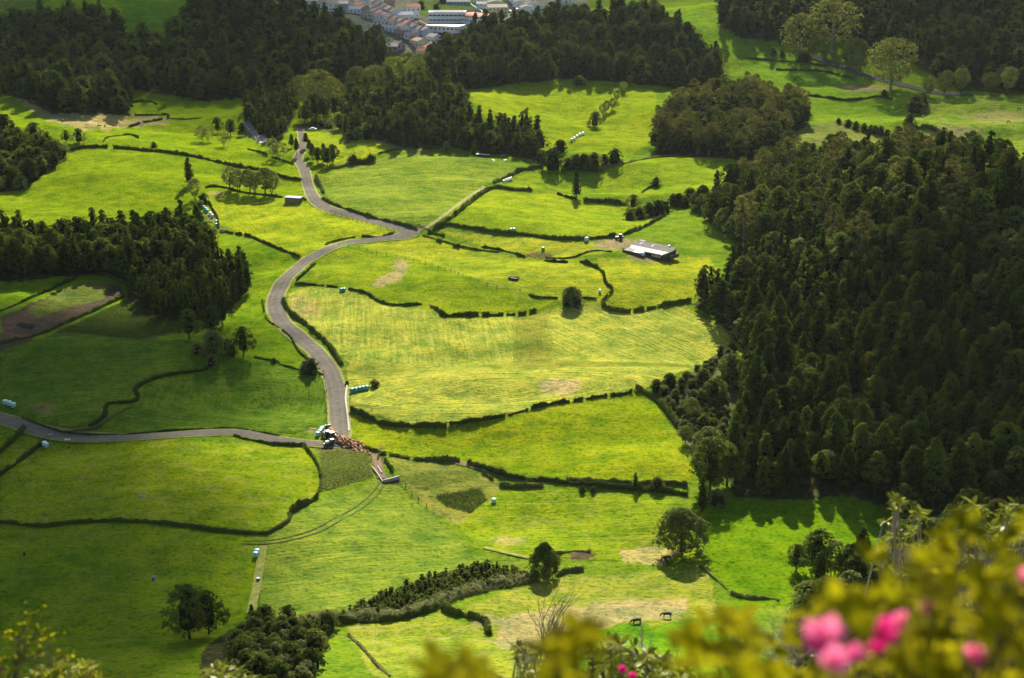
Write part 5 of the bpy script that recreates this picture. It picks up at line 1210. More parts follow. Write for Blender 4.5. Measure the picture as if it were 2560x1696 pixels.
# ------------------------------------------------------------------ round bales
bm_ = MB()
N_ = 16
prof_ = [(.0, 0), (.60, 0), (.66, .07), (.67, .3), (.675, .9), (.66, 1.13), (.60, 1.22), (.0, 1.24)]
vs = []; fs = []
for r, z in prof_:
    for k in range(N_):
        vs.append((r * math.cos(6.2832 * k / N_), r * math.sin(6.2832 * k / N_), z))
for i in range(len(prof_) - 1):
    for k in range(N_): fs.append((i * N_ + k, i * N_ + (k + 1) % N_, (i + 1) * N_ + (k + 1) % N_, (i + 1) * N_ + k))
bale_src = MB().add(vs, fs)
BALE = {m: bale_src.mesh("round_bale", M[m], True) for m in ('teal_wrap', 'pale_wrap', 'white_wrap')}
def bale(uv, label, mat='teal_wrap', group=None, s=1.0, dz=0):
    g = G(*uv)
    o = link("round_bale", BALE[mat], None, (g.x, g.y, g.z + .02 + dz)); o.scale = (s, s, s); o.rotation_euler.z = random.uniform(0, 6)
    return tag(o, label, "bale", group)
O5 = ["leftmost", "second from left", "middle", "fourth from left", "rightmost"]
for i, (x, y) in enumerate([(880, 545), (912, 540), (943, 532), (973, 527), (1003, 522)]):
    bale(L2(x, y), "teal wrapped bale, %s of the five in a row right of the road" % O5[i], group="row of five bales by the road", s=1.08)
for i, (x, y) in enumerate([(450, 660), (520, 585), (560, 525), (605, 480)]):
    bale(Z1(x, y), "teal wrapped bale, %s of the four beside the log heap" % ["nearest", "second", "third", "farthest"][i], 'pale_wrap', "four bales by the log heap")
bale(M2(787, 1112), "teal bale with white top, left of a pair on the low hedge"); bale(M2(811, 1110), "teal bale with white top, right of a pair on the low hedge")
bale(M2(2222, 602), "pale teal bale, left of two above the long curving hedge", 'pale_wrap'); bale(M2(2248, 600), "pale teal bale, right of two above the long curving hedge", 'pale_wrap')
bale(M3(766, 688), "pale teal bale alone in front of the long curving hedge", 'pale_wrap', s=1.35); bale(M3(398, 766), "small teal bale alone in the strip field left of the barn", s=1.1)
for i, (x, y) in enumerate([(45, 645), (80, 655), (115, 670)]):
    bale(L1(x, y), "pale teal bale, %s of three at the left edge above the side road" % ["left", "middle", "right"][i], 'pale_wrap', "three bales at the left edge", s=1.1)
bale(L1(376, 995), "white bale, left of two under the side road at the left", 'white_wrap'); bale(L1(393, 1008), "pale teal bale, right of two under the side road at the left", 'pale_wrap')
bale(L2(2078, 1480), "teal bale with white top alone right of the small crop plot", 'pale_wrap')
bale(B1(2173, 505), "pale teal bale, rear one of two at the top of the dry strip", 'pale_wrap'); bale(B1(2162, 530), "pale teal bale, front one of two at the top of the dry strip", 'pale_wrap')
for i, (x, y, m) in enumerate([(360, 860, 'teal_wrap'), (398, 888, 'teal_wrap'), (437, 905, 'teal_wrap'), (470, 940, 'teal_wrap'), (500, 970, 'teal_wrap'), (560, 1022, 'white_wrap'), (597, 1065, 'pale_wrap')]):
    bale(Z6(x, y), ["darkest teal bale at the upper end of the slanting row by the bushy tree", "second teal bale of the slanting row by the bushy tree", "third teal bale of the slanting row by the bushy tree", "fourth teal bale of the slanting row by the bushy tree", "fifth teal bale of the slanting row by the bushy tree", "bright white bale in the slanting row by the bushy tree", "pale last bale of the slanting row by the bushy tree"][i], m, "slanting row of bales left of the sunny field", s=1.15)
bale(Z6(665, 1165), "pale flattened bale, upper of two below the slanting row", 'pale_wrap'); bale(Z6(665, 1225), "pale flattened bale, lower of two below the slanting row", 'pale_wrap')
for i, (x, y) in enumerate([(640, 1195), (662, 1182), (686, 1165), (708, 1150), (735, 1140)]):
    bale(T3(x, y), "white wrapped bale, %s of the slanting line in the upper middle pasture" % ["nearest", "second", "third", "fourth", "farthest"][i], 'white_wrap', "white bales in the upper middle pasture", s=1.25)
for i, (x, y) in enumerate([(2162, 192), (2183, 183), (2205, 175), (2222, 168)]):
    bale(M2(x, y), "white wrapped bale, %s of four beside the grey scrub" % ["first", "second", "third", "last"][i], 'white_wrap', "white bales beside the grey scrub", s=1.1)
bale(M3(878, 1118), "white bale flattened on the grass below the curved hedge", 'white_wrap', s=.8)

# ------------------------------------------------------------------ farm buildings
def wbox(mb, c, d): mb.box(c, d)
def axis_angle(a, b):
    p, q = G(*a), G(*b)
    return math.atan2(q.y - p.y, q.x - p.x), (q - p).length
def barn():
    zb = crop(1540, 570, 14.79)
    a = G(*zb(1060, 1090)); 
    base = G(*zb(1150, 1000))
    t = thing("barn", "long low cattle barn with white middle roof and weathered grey side roofs", "barn", (base.x + .3, base.y, base.z - .1), R(-40), scale=(1, 1, .8))
    # local x along the building, y across (back positive)
    L = 19.0
    w = MB(); 
    # walls: posts and low walls so the front stays partly open
    w.box((-8.9, 0, 1.4), (.25, 10, 2.8)); w.box((9.3, 1.5, 1.5), (.25, 9, 3.0)); w.box((.2, 5.9, 1.85), (18.4, .25, 3.7))
    w.box((-4.6, -5.0, 1.1), (8.6, .25, 2.2)); w.box((-.3, -3.2, 1.1), (.25, 3.6, 2.2))
    w.build("wall", M['stone'], t)
    p = MB()
    for x in (1.6, 3.9, 6.6, 9.2): p.box((x, -1.9, 1.25), (.22, .22, 2.5))
    p.build("post", M['post'], t)
    y = MB(); y.box((4.0, -1.7, 1.05), (2.0, .12, 1.2)); y.build("feed_panel", M['cream_wall'], t)
    y = MB(); y.box((6.3, -1.7, 1.05), (2.1, .12, 1.2)); y.build("feed_panel", M['cream_wall'], t)
    def slab(name, x0, x1, y0, z0, y1, z1, mat):
        b = MB(); th = .12
        vs = [(x0, y0, z0), (x1, y0, z0), (x1, y1, z1), (x0, y1, z1)]
        b.add([(v[0], v[1], v[2]) for v in vs] + [(v[0], v[1], v[2] + th) for v in vs], [(3, 2, 1, 0), (4, 5, 6, 7), (0, 1, 5, 4), (1, 2, 6, 5), (2, 3, 7, 6), (3, 0, 4, 7)])
        return b.build(name, mat, t)
    n = 13
    for i in range(n):
        x0 = -9.3 + 18.8 * i / n
        slab("roof_sheet", x0, x0 + 18.8 / n - .05, -2.1, 2.25, 2.0, 2.85, M['white_sheet'])
    slab("back_roof", -9.4, 9.7, 2.15, 2.95, 6.6, 4.15, M['old_sheet'])
    slab("side_roof", -9.3, -3.8, -5.3, 2.2, -2.15, 2.62, M['tan_sheet'])
    slab("side_roof", -3.78, -.2, -5.3, 2.2, -2.15, 2.62, M['pink_roof'])
    slab("skylight", -6.9, -6.0, 3.3, 3.32, 5.2, 3.84, M['white_sheet']); slab("skylight", -1.2, -.3, 3.3, 3.32, 5.2, 3.84, M['white_sheet'])
    g = MB(); g.box((.2, 2.07, 2.2), (18.6, .12, 1.3)); g.build("inner_wall", M['stone'], t)
    def tank(x, y, z, r, lab, sup=None):
        vs = []; fs = []; n = 12; pr = [(.0, -.5), (.7, -.5), (1, -.3), (1, .35), (.8, .6), (.35, .75), (0, .78)]
        for a_, z_ in pr:
            for k in range(n): vs.append((a_ * r * math.cos(6.2832 * k / n), a_ * r * math.sin(6.2832 * k / n), z_ * r * 1.3))
        for i in range(len(pr) - 1):
            for k in range(n): fs.append((i * n + k, i * n + (k + 1) % n, (i + 1) * n + (k + 1) % n, (i + 1) * n + k))
        o = MB().add(vs, fs).build("water_tank", M['white_wrap'], None, True)
        c, s_ = math.cos(R(-40)), math.sin(R(-40))
        o.location = (t.location.x + x * c - y * s_, t.location.y + x * s_ + y * c, t.location.z + z)
        return tag(o, lab, "tank")
    tank(8.0, 3.2, 4.15, .75, "white round water tank on the right end of the barn roof")
    tank(.6, -4.3, 1.4, .85, "white round water tank at the front corner of the barn's side shed")
    tw = MB(); tw.box((-8.4, 7.4, 1.7), (2.2, 2.2, 3.4)); tw.build("tower_wall", M['stone'], t)
    slab("tower_roof", -9.5, -7.3, 6.2, 3.45, 8.5, 3.75, M['white_sheet'])
    o = MB(); o.box((10.2, 3.0, .9), (1.6, 6, 1.8)); o.build("pen_wall", M['stone'], t)
barn()

def shed():
    a, L = axis_angle(Z6(1980, 805), Z6(2200, 805))
    g = (G(*Z6(1985, 800)) + G(*Z6(2210, 800))) / 2
    t = thing("field_shed", "small shed with bright white flat roof beside the upper road", "shed", (g.x, g.y + 1.4, g.z - .1), a)
    w = MB()
    for x in (-3.6, 3.6): w.box((x, 0, 1.3), (.18, 2.8, 2.6))
    w.box((0, 1.35, 1.3), (7.1, .18, 2.6)); w.box((0, -1.38, 1.1), (7.05, .15, 2.0)); w.build("wall", M['stone'], t)
    for i in range(6):
        b = MB(); b.box((-3.35 + i * 1.34, -1.5, 1.1), (1.28, .06, 1.9)); b.build("wall_board", M['post'], t)
    r = MB(); r.box((0, 0, 2.75), (8.2, 3.6, .16), tilt=Matrix.Rotation(R(3), 4, 'X')); r.build("roof", M['white_sheet'], t)
shed()

def trough(uv, label, L=3.2, W=1.3, H=.7, rz=0, mat='stone', inner='black_metal'):
    g = G(*uv)
    t = thing("water_trough", label, "trough", (g.x, g.y, g.z - .05), rz)
    b = MB()
    b.box((0, W / 2, H / 2), (L, .14, H)); b.box((0, -W / 2, H / 2), (L, .14, H)); b.box((L / 2, 0, H / 2), (.14, W - .14, H)); b.box((-L / 2, 0, H / 2), (.14, W - .14, H))
    b.build("basin", M[mat], t)
    MB().box((0, 0, H * .45), (L - .16, W - .16, .1)).build("water", M[inner], t)
trough(M2(2245, 1005), "dark open trough on the sunny slope left of the wind-shaped tree", 3.6, 1.6, .6, R(-25))
trough(M1(220, 1410), "long dark trough on the bare earth plot at the left edge", 6.2, 1.6, .9, R(-18))
trough(Z6(795, 1320), "grey trough cart at the corner of the hedge below the teal bales", 3.2, 1.6, .9, R(-40), 'concrete')
trough(B1(1200, 22), "small grey trough lying in the lower left meadow", 1.3, .6, .35, 0, 'concrete')
trough(L1(570, 955), "white bathtub trough on the lower side of the side road", 1.5, .7, .55, 0, 'trim', 'glass')
trough(L1(425, 905), "pale concrete slab trough across the side road's edge", 1.4, .7, .4, R(20), 'concrete')

def barrel(uv, label, mat, h=.9, r=.3, top=None):
    g = G(*uv)
    t = thing("barrel", label, "barrel", (g.x, g.y, g.z - .03))
    MB().tube([(0, 0, 0), (0, 0, h * .5), (0, 0, h)], [r * .9, r, r * .9], 12).build("drum", M[mat], t, True)
    MB().tube([(0, 0, h), (0, 0, h + .04)], r * .92, 12).build("lid", M[top or mat], t)
barrel(B1(1298, 725), "small blue barrel alone on the lower left pasture", 'blue_plastic')
barrel(B1(2182, 730), "blue barrel with white lid on the dry strip", 'blue_plastic', .7, .45, 'trim')
barrel(B1(207, 520), "black upright drum at the far lower left", 'black_metal', 1.2, .28)

# shelter roof by the stream and loose sheets
def shelter():
    g = G(*T2(1985, 1335))
    t = thing("field_shelter", "long grey-roofed low shelter beside the upper middle field", "shelter", (g.x, g.y, g.z - .1), R(-22))
    MB().box((0, 0, 2.0), (7.5, 2.2, .14)).build("roof", M['grey_roof'], t)
    MB().box((0, .9, .95), (7.2, .15, 1.9)).build("wall", M['stone'], t)
    for x in (-3.4, 0, 3.4): MB().box((x, -.9, .95), (.14, .14, 1.9)).build("post", M['post'], t)
shelter()
for i, (uv, l) in enumerate([(T2(2060, 1358), "white plastic sheet on the ground right of the low shelter"), (T2(2170, 1355), "small white sheet further right of the low shelter")]):
    g = G(*uv); b = MB(); b.box((0, 0, .12), (3.2 - i * 1.6, 1.6, .12), R(10)); b.box((.6, .5, .25), (1.2, .8, .14), R(30))
    o = b.build("plastic_sheet", M['trim']); o.location = g; tag(o, l, "plastic sheet")

# ------------------------------------------------------------------ fences
def fence(label, pts, gap=4.5, h=1.3, rails=True):
    W = world_line(pts, gap)
    z = height(W[:, 0], W[:, 1])
    t = thing("wire_fence", label, "fence", (W[0, 0], W[0, 1], z[0]))
    pm = MB(); pm.box((0, 0, h / 2 - .1), (.16, .16, h + .2)); me = pm.mesh("fence_post", M['post'])
    for (x, y), zz in zip(W[:, :2], z):
        o = link("post", me, t, (x - W[0, 0], y - W[0, 1], zz - z[0])); o.rotation_euler.z = random.uniform(0, 1)
    b = MB()
    for hh in (.5, .85, 1.15):
        b.tube([(x - W[0, 0], y - W[0, 1], zz - z[0] + hh) for (x, y), zz in zip(W[:, :2], z)], .018, 3)
    b.build("wire", M['post'], t)
fence("wire fence on pale posts running down the middle sunny slope", [M2(770, 728), M2(930, 750), M2(1090, 795), M2(1430, 865), M2(1580, 905), M2(1850, 1000), M2(2100, 1088), M2(2300, 1115)], 4.5)
fence("wire fence along the inside of the road before the junction", [M2(700, 440), M2(800, 480), M2(930, 525), M2(1120, 565), M2(1230, 600)], 4.0, 1.1)
fence("faint wire fence below the boxy gateway between crop plots", [L2(1280, 1275), L2(1420, 1440), L2(1510, 1510)], 3.5, 1.0)
fence("thin wire fence along the left of the lower road", [L2(640, 380), L2(665, 560), L2(670, 740), L2(668, 830)], 4.5, 1.0)
def wall_run(name, label, pts, h, w, mat, cat):
    W = world_line(pts, 1.0); z = height(W[:, 0], W[:, 1]); b = MB()
    d = np.gradient(W, axis=0); d /= np.linalg.norm(d, axis=1)[:, None]; n = np.column_stack([-d[:, 1], d[:, 0]])
    vs = []; fs = []
    for i in range(len(W)):
        for s_, hh in ((-1, -.2), (-1, h), (1, h), (1, -.2)):
            vs.append((W[i, 0] + n[i, 0] * s_ * w / 2, W[i, 1] + n[i, 1] * s_ * w / 2, z[i] + hh + .05 * random.random()))
    for i in range(len(W) - 1):
        for k in range(3): fs.append((i * 4 + k, i * 4 + k + 1, i * 4 + 4 + k + 1, i * 4 + 4 + k))
    fs += [(0, 1, 2, 3), tuple(len(vs) - 4 + k for k in (3, 2, 1, 0))]
    o = b.add(vs, fs).build(name, mat); return tag(o, label, cat)
wall_run("low_wall", "pale concrete edging wall right of the lower road", [L2(838, 495), L2(825, 600), L2(835, 700), L2(848, 800), L2(855, 880)], .45, .5, M['concrete'], "wall")
wall_run("low_wall", "pale concrete wall closing the bottom of the dirt gateway", [L2(1145, 1310), L2(1210, 1295), L2(1280, 1275)], .9, .4, M['concrete'], "wall")
wall_run("low_wall", "thin concrete wall down the left of the dirt gateway", [L2(1050, 1185), L2(1100, 1250), L2(1140, 1310)], .5, .3, M['concrete'], "wall")
wall_run("low_wall", "short concrete wall along the right of the dirt gateway", [L2(1095, 1180), L2(1130, 1235)], .5, .3, M['concrete'], "wall")
ribbon("dry_strip", [B1(2225, 440), B1(2190, 650), B1(2165, 800), B1(2120, 1010)], M['verge'], width=2.0, lift=.12)
ribbon("dry_strip", [B2(1990, 455), B2(2150, 490), B3(120, 505), B3(280, 540)], M['verge'], width=1.2, lift=.12)

# ------------------------------------------------------------------ log heap, tractors, trailer
def logs():
    c = G(*Z1(1350, 900))
    t = thing("log_heap", "spilling heap of split brown logs where the two roads meet", "log heap", (c.x, c.y, c.z), scale=(1.2, 1.2, 1.2))
    srcs = []
    for i in range(5):
        b = MB(); L = random.uniform(1.2, 2.0); r = random.uniform(.16, .26)
        ang = [0, 1.1, 2.3, 3.3, 4.4, 5.3]
        pts = [(math.cos(a) * r * random.uniform(.7, 1.1), math.sin(a) * r * random.uniform(.7, 1.1)) for a in ang]
        b.prism(pts, -L / 2, L / 2)
        me = b.mesh("log", M['log']); me.materials.append(M['log_end'])
        me.polygons[0].material_index = 1; me.polygons[1].material_index = 1
        srcs.append(me)
    for i in range(170):
        u = random.gauss(0, .42); v = random.gauss(0, .42)
        u = max(-1, min(1, u)); v = max(-1, min(1, v))
        x = u * 5.6 + v * -1.0; y = v * 3.6 - u * 3.0
        hz = 1.5 * max(0, 1 - (u * u + v * v) ** .5) + .2
        z = random.uniform(.35, 1) * hz
        o = link("log", srcs[i % 5], t, (x, y, z)); o.rotation_euler = (random.gauss(0, .25), random.gauss(0, .5), random.uniform(0, 3.14))
logs()

def wheel(t, x, y, r, w, mat='tyre'):
    o = MB().tube([(x, y - w / 2, r), (x, y - w * .35, r), (x, y + w * .35, r), (x, y + w / 2, r)], [r * .9, r, r, r * .9], 16).build("wheel", M[mat], t)
    MB().tube([(x, y - w / 2 - .03, r), (x, y + w / 2 + .03, r)], r * .5, 12).build("rim", M['grey_wall'], o)
def tractor(uv, label, rz, body, roof, s=1.0):
    g = G(*uv)
    t = thing("tractor", label, "tractor", (g.x, g.y, g.z + .12), rz, scale=(s, s, s))
    wheel(t, -1.0, -.85, .82, .45); wheel(t, -1.0, .85, .82, .45); wheel(t, 1.35, -.75, .5, .32); wheel(t, 1.35, .75, .5, .32)
    MB().box((.95, 0, 1.15), (1.9, .7, .75)).box((1.92, 0, 1.1), (.08, .62, .6)).box((0, 0, .75), (3.2, .5, .35)).build("hood", M[body], t)
    MB().box((-1.0, .85, 1.75), (1.2, .5, .08)).box((-1.0, -.85, 1.75), (1.2, .5, .08)).build("mudguard", M[body], t)
    MB().box((-.7, 0, 1.9), (1.2, 1.2, 1.2)).build("cab_glass", M['glass'], t)
    c = MB()
    for a in (-1.32, -.1):
        for b_ in (-.62, .62): c.box((a, b_, 1.9), (.08, .08, 1.25))
    c.build("cab_pillar", M['black_metal'], t)
    MB().box((-.7, 0, 2.58), (1.55, 1.45, .14)).build("cab_roof", M[roof], t)
    MB().tube([(1.2, .3, 1.5), (1.2, .3, 2.4)], .05, 6).build("exhaust", M['black_metal'], t)
tractor(Z1(880, 800), "green tractor with pale green cab roof beside the log heap", R(125), 'green_paint', 'mint_roof', 1.05)
tractor(Z1(745, 745), "dark tractor with sun-faded pinkish cab roof beside the log heap", R(125), 'black_metal', 'pink_roof', 1.0)
def processor():
    g = G(*Z1(820, 980))
    t = thing("log_splitter", "black log splitting machine with a white motor cover beside the heap", "machine", (g.x, g.y, g.z + .1), R(35))
    wheel(t, -.8, -.8, .42, .28); wheel(t, -.8, .8, .42, .28)
    MB().box((0, 0, .75), (3.4, 1.3, .35)).build("chassis", M['black_metal'], t)
    MB().box((-.6, 0, 1.25), (1.0, .8, .65)).build("motor_cover", M['trim'], t)
    MB().box((1.0, 0, 1.35), (1.1, 1.1, .9)).build("hopper", M['green_paint'], t)
    MB().box((2.6, 0, 1.5), (2.4, .5, .14), tilt=Matrix.Rotation(R(-28), 4, 'Y')).build("conveyor", M['black_metal'], t)
processor()
def trailer():
    g = G(*Z1(900, 620))
    t = thing("timber_trailer", "dark trailer loaded with brown timber behind the tractors", "trailer", (g.x, g.y, g.z + .1), R(118))
    for x in (-1.6, -.7):
        for y in (-.95, .95): wheel(t, x, y, .45, .3)
    MB().box((0, 0, .95), (5.2, 1.9, .16)).build("bed", M['black_metal'], t)
    b = MB()
    for y in (-.93, .93):
        for z in (1.15, 1.4): b.box((0, y, z), (5.1, .06, .16))
    b.build("side_rail", M['green_paint'], t)
    MB().box((2.75, 0, 1.5), (.5, 1.9, 1.1)).build("headboard", M['green_paint'], t)
    MB().box((2.75, 0, 2.08), (.5, 1.85, .08)).build("headboard_cap", M['mint_roof'], t)
    me = MB().prism([(-.14, -.12), (.13, -.15), (.16, .1), (-.05, .17)], -1.6, 1.6).mesh("timber", M['log'])
    for i in range(16):
        o = link("timber", me, t, (random.uniform(-.6, .5), -.7 + .28 * (i % 6), 1.2 + .25 * (i // 6))); o.rotation_euler = (random.uniform(-.05, .05), 0, R(90) + random.uniform(-.08, .08))
    MB().tube([(1.9, .5, 1.1), (1.9, .5, 2.6), (.6, 1.2, 3.1), (-.6, 1.7, 2.3)], [.1, .09, .07, .05], 6).build("loader_arm", M['black_metal'], t)
trailer()
tractor(M3(1040, 675), "small red tractor on the dirt left of the barn", R(200), 'car_red', 'trim', .85)

# ------------------------------------------------------------------ cattle
def cow_mesh(name, mat, graze):
    """one continuous body grown from a jointed skeleton"""
    pts = {'hip': ((-.75, 0, 1.18), .30), 'belly': ((-.1, 0, 1.05), .37), 'chest': ((.55, 0, 1.12), .33), 'neck': ((.92, 0, 1.15 if graze else 1.35), .20),
           'poll': ((1.3, .05, .75 if graze else 1.6), .14), 'nose': ((1.55, .08, .28 if graze else 1.42), .085)}
    ed = [('hip', 'belly'), ('belly', 'chest'), ('chest', 'neck'), ('neck', 'poll'), ('poll', 'nose')]
    for s_, y in (('l', .24), ('r', -.24)):
        pts['fs' + s_] = ((.55, y, .92), .17); pts['fk' + s_] = ((.60, y, .48), .085); pts['ff' + s_] = ((.56 + .05 * (s_ == 'l'), y, .03), .07)
        pts['hs' + s_] = ((-.80, y, .92), .20); pts['hk' + s_] = ((-.92, y, .50), .09); pts['hf' + s_] = ((-.84 - .08 * (s_ == 'r'), y, .03), .07)
        ed += [('chest', 'fs' + s_), ('fs' + s_, 'fk' + s_), ('fk' + s_, 'ff' + s_), ('hip', 'hs' + s_), ('hs' + s_, 'hk' + s_), ('hk' + s_, 'hf' + s_)]
    pts['t1'] = ((-1.08, 0, 1.2), .05); pts['t2'] = ((-1.15, 0, .6), .035); ed += [('hip', 't1'), ('t1', 't2')]
    for s_, y in (('l', .2), ('r', -.2)):
        b = pts['poll'][0]; pts['e' + s_] = ((b[0] - .04, y, b[2] + .08), .04); ed.append(('poll', 'e' + s_))
    ks = list(pts)
    me = bpy.data.meshes.new(name); me.from_pydata([pts[k][0] for k in ks], [(ks.index(a), ks.index(b)) for a, b in ed], [])
    o = bpy.data.objects.new(name, me); COL.objects.link(o)
    md = o.modifiers.new("skin", 'SKIN')
    for i, k in enumerate(ks): me.skin_vertices[0].data[i].radius = (pts[k][1], pts[k][1])
    me.skin_vertices[0].data[ks.index('belly')].use_root = True
    o.modifiers.new("sub", 'SUBSURF').levels = 1
    dg = bpy.context.evaluated_depsgraph_get(); r = bpy.data.meshes.new_from_object(o.evaluated_get(dg))
    bpy.data.objects.remove(o); r.name = name; r.materials.clear(); r.materials.append(mat)
    return r
COW = {('b', 1): cow_mesh("cow_body", M['cow_hide'], True), ('b', 0): cow_mesh("cow_body", M['cow_hide'], False), ('w', 1): cow_mesh("cow_body", M['cow_white'], True)}
def cow(uv, c, gz, rz, label):
    g = G(*uv); o = link("cow", COW[(c, gz)], None, (g.x, g.y, g.z)); o.rotation_euler.z = rz; tag(o, label, "cow")
cow(B3(1440, 565), 'b', 1, R(200), "black cow grazing by the spreading tree, farther of two")
cow(B3(1440, 595), 'b', 0, R(100), "black cow seen from behind by the spreading tree, nearer of two")
cow(B3(1185, 1098), 'b', 1, R(190), "black cow grazing at the left edge of the tan patch")
cow(B3(1442, 1045), 'b', 1, R(175), "black cow grazing with head left at the right of the tan patch")
cow(T1(530, 1030), 'b', 1, R(80), "black cow highest on the pale strip, upper left")
cow(T1(838, 1077), 'b', 1, R(10), "black cow, left of two side by side on the pale strip")
cow(T1(888, 1077), 'b', 0, R(90), "black cow, right of two side by side on the pale strip")
cow(T1(970, 1077), 'b', 1, R(170), "dark cow at the right end of the pale strip")
cow(T1(572, 1070), 'w', 1, R(40), "white cow at the left end of the pale strip")
cow(T1(735, 1070), 'w', 1, R(0), "white cow in the middle of the pale strip")
cow(T1(1205, 1060), 'w', 1, R(180), "white cow below the slanting hedge, upper left")
cow(T4(2037, 997), 'w', 1, R(20), "pale cow in the upper right meadow")
cow(T4(2235, 1040), 'b', 1, R(0), "dark cow in the upper right meadow")
cow(T4(2325, 930), 'b', 1, R(10), "small dark cow near the right edge of the upper right meadow")
cow(T4(1512, 1000), 'b', 0, R(90), "dark cow right of the tall bush block, upper right")

# ------------------------------------------------------------------ rocky stream bed
def stream():
    W = world_line([T1(2100, 1020), T1(2120, 1080), T1(2160, 1130), T1(2210, 1195)], 1.2)
    c = W[len(W) // 2]; cz = float(height(c[0], c[1]))
    t = thing("rocky_stream_bed", "pale tumbled rocks in a stream bed left of the road's upper end", "stream bed", (c[0], c[1], cz))
    srcs = []
    for i in range(4):
        g = np.random.default_rng(i + 3); vs = []; fs = []
        for a in range(4):
            for b in range(7):
                th = math.pi * (a + .5) / 4; ph = 6.2832 * b / 7; r = g.uniform(.7, 1.1)
                vs.append((r * math.sin(th) * math.cos(ph), r * math.sin(th) * math.sin(ph), .65 * r * math.cos(th)))
        for a in range(3):
            for b in range(7): fs.append((a * 7 + b, (a + 1) * 7 + b, (a + 1) * 7 + (b + 1) % 7, a * 7 + (b + 1) % 7))
        fs += [tuple(range(7)), tuple(range(21, 28))[::-1]]
        srcs.append(MB().add(vs, fs).mesh("rock", M['rock'] if i else M['concrete']))
    for i in range(150):
        p = W[random.randrange(len(W))]; x = p[0] + random.gauss(0, 2.2); y = p[1] + random.gauss(0, 1.6)
        o = link("rock", srcs[i % 4], t, (x - c[0], y - c[1], float(height(x, y)) - cz + .1)); s_ = random.uniform(.4, 1.3)
        o.scale = (s_, s_, s_); o.rotation_euler = (random.random(), random.random(), random.uniform(0, 6))
    ribbon("stream", [T1(2095, 1000), T1(2120, 1080), T1(2160, 1130), T1(2230, 1210)], M['concrete'], width=5, lift=.1)
stream()

# ------------------------------------------------------------------ village
def car(uv, label, rz, mat, s=1.0):
    g = G(*uv)
    t = thing("parked_car", label, "car", (g.x, g.y, g.z + .45), rz, scale=(s, s, s))
    MB().prism([(-2.1, .3), (-2.1, .8), (-1.7, .92), (-1.2, .95), (-.8, 1.38), (.6, 1.4), (1.1, .95), (1.9, .82), (2.1, .6), (2.1, .3)], -.82, .82).build("body", M[mat], t)
    MB().prism([(-1.05, .98), (-.76, 1.33), (.55, 1.35), (.98, .98)], -.84, .84).build("window", M['glass'], t)
    for x in (-1.35, 1.35):
        for y in (-.78, .78): MB().tube([(x, y - .1, .32), (x, y + .1, .32)], .32, 10).build("wheel", M['tyre'], t)
car(T2(548, 1108), "white car parked at the bend of the dirt path above the road", R(10), 'car_white', 1.1)

WIN = MB().box((0, 0, 0), (.95, .06, 1.2)).mesh("window_pane", M['glass'])
DOOR = MB().box((0, 0, 0), (.95, .06, 2.0)).mesh("house_door", M['door'])
def house(p, rz, L, W, H, label, wall='white_wall', roof='brown_roof', rh=1.7, win=2, group=None, chim=True, name="house", hip=False, parapet=False):
    t = thing(name, label, "house", p, rz, group)
    w = MB(); w.box((0, 0, H / 2 - .4), (L, W, H + .8))
    w.prism([(-W / 2 + .001, H), (W / 2 - .001, H), (0, H + rh)], -L / 2, L / 2)
    # the gable prism was built along y: turn it
    k = len(w.v) - 6
    for i in range(k, len(w.v)):
        x, y, z = w.v[i]; w.v[i] = (y, x, z)
    w.build("wall", M[wall], t)
    r = MB()
    for s_ in (-1, 1):
        e = .35; sl = rh / (W / 2)
        a = (s_ * (W / 2 + e), H - e * sl + .04); b = (0, H + rh + .04)
        vs = [(x, a[0], a[1] + dz) for x in (-L / 2 - .25, L / 2 + .25) for dz in (0, .14)] + [(x, b[0], b[1] + dz) for x in (-L / 2 - .25, L / 2 + .25) for dz in (0, .14)]
        r.add(vs, [(0, 1, 5, 4), (2, 6, 7, 3), (0, 2, 3, 1), (4, 5, 7, 6), (1, 3, 7, 5), (0, 4, 6, 2)])
    r.build("roof", M[roof], t)
    if parapet:
        q = MB()
        for s_ in (-1, 1):
            a = (s_ * (W / 2 + .2), H); b = (0, H + rh)
            vs = [(x, y, z + dz) for x in (-L / 2 - .12, -L / 2 + .22) for (y, z) in (a, b) for dz in (-.05, .42)]
            q.add(vs, [(0, 1, 3, 2), (4, 6, 7, 5), (1, 5, 7, 3), (0, 4, 5, 1), (2, 3, 7, 6)])
        q.build("parapet", M['trim'], t)
    nw = max(1, int(L / 3))
    for lev in range(max(1, int(H / 2.7))):
        for i in range(nw):
            x = -L / 2 + (i + .5) * L / nw
            if lev == 0 and i == nw // 2: link("door", DOOR, t, (x, -W / 2 - .02, 1.0))
            else: link("window", WIN, t, (x, -W / 2 - .02, 1.5 + lev * 2.7))
    for y in (-W / 4, W / 4):
        o = link("window", WIN, t, (L / 2 + .02, y, 1.6)); o.rotation_euler.z = R(90)
        o = link("window", WIN, t, (-L / 2 - .02, y, 1.6)); o.rotation_euler.z = R(90)
    if chim: MB().box((L * .25, W * .15, H + rh * .9), (.5, .5, 1.3)).build("chimney", M[wall], t)
    return t

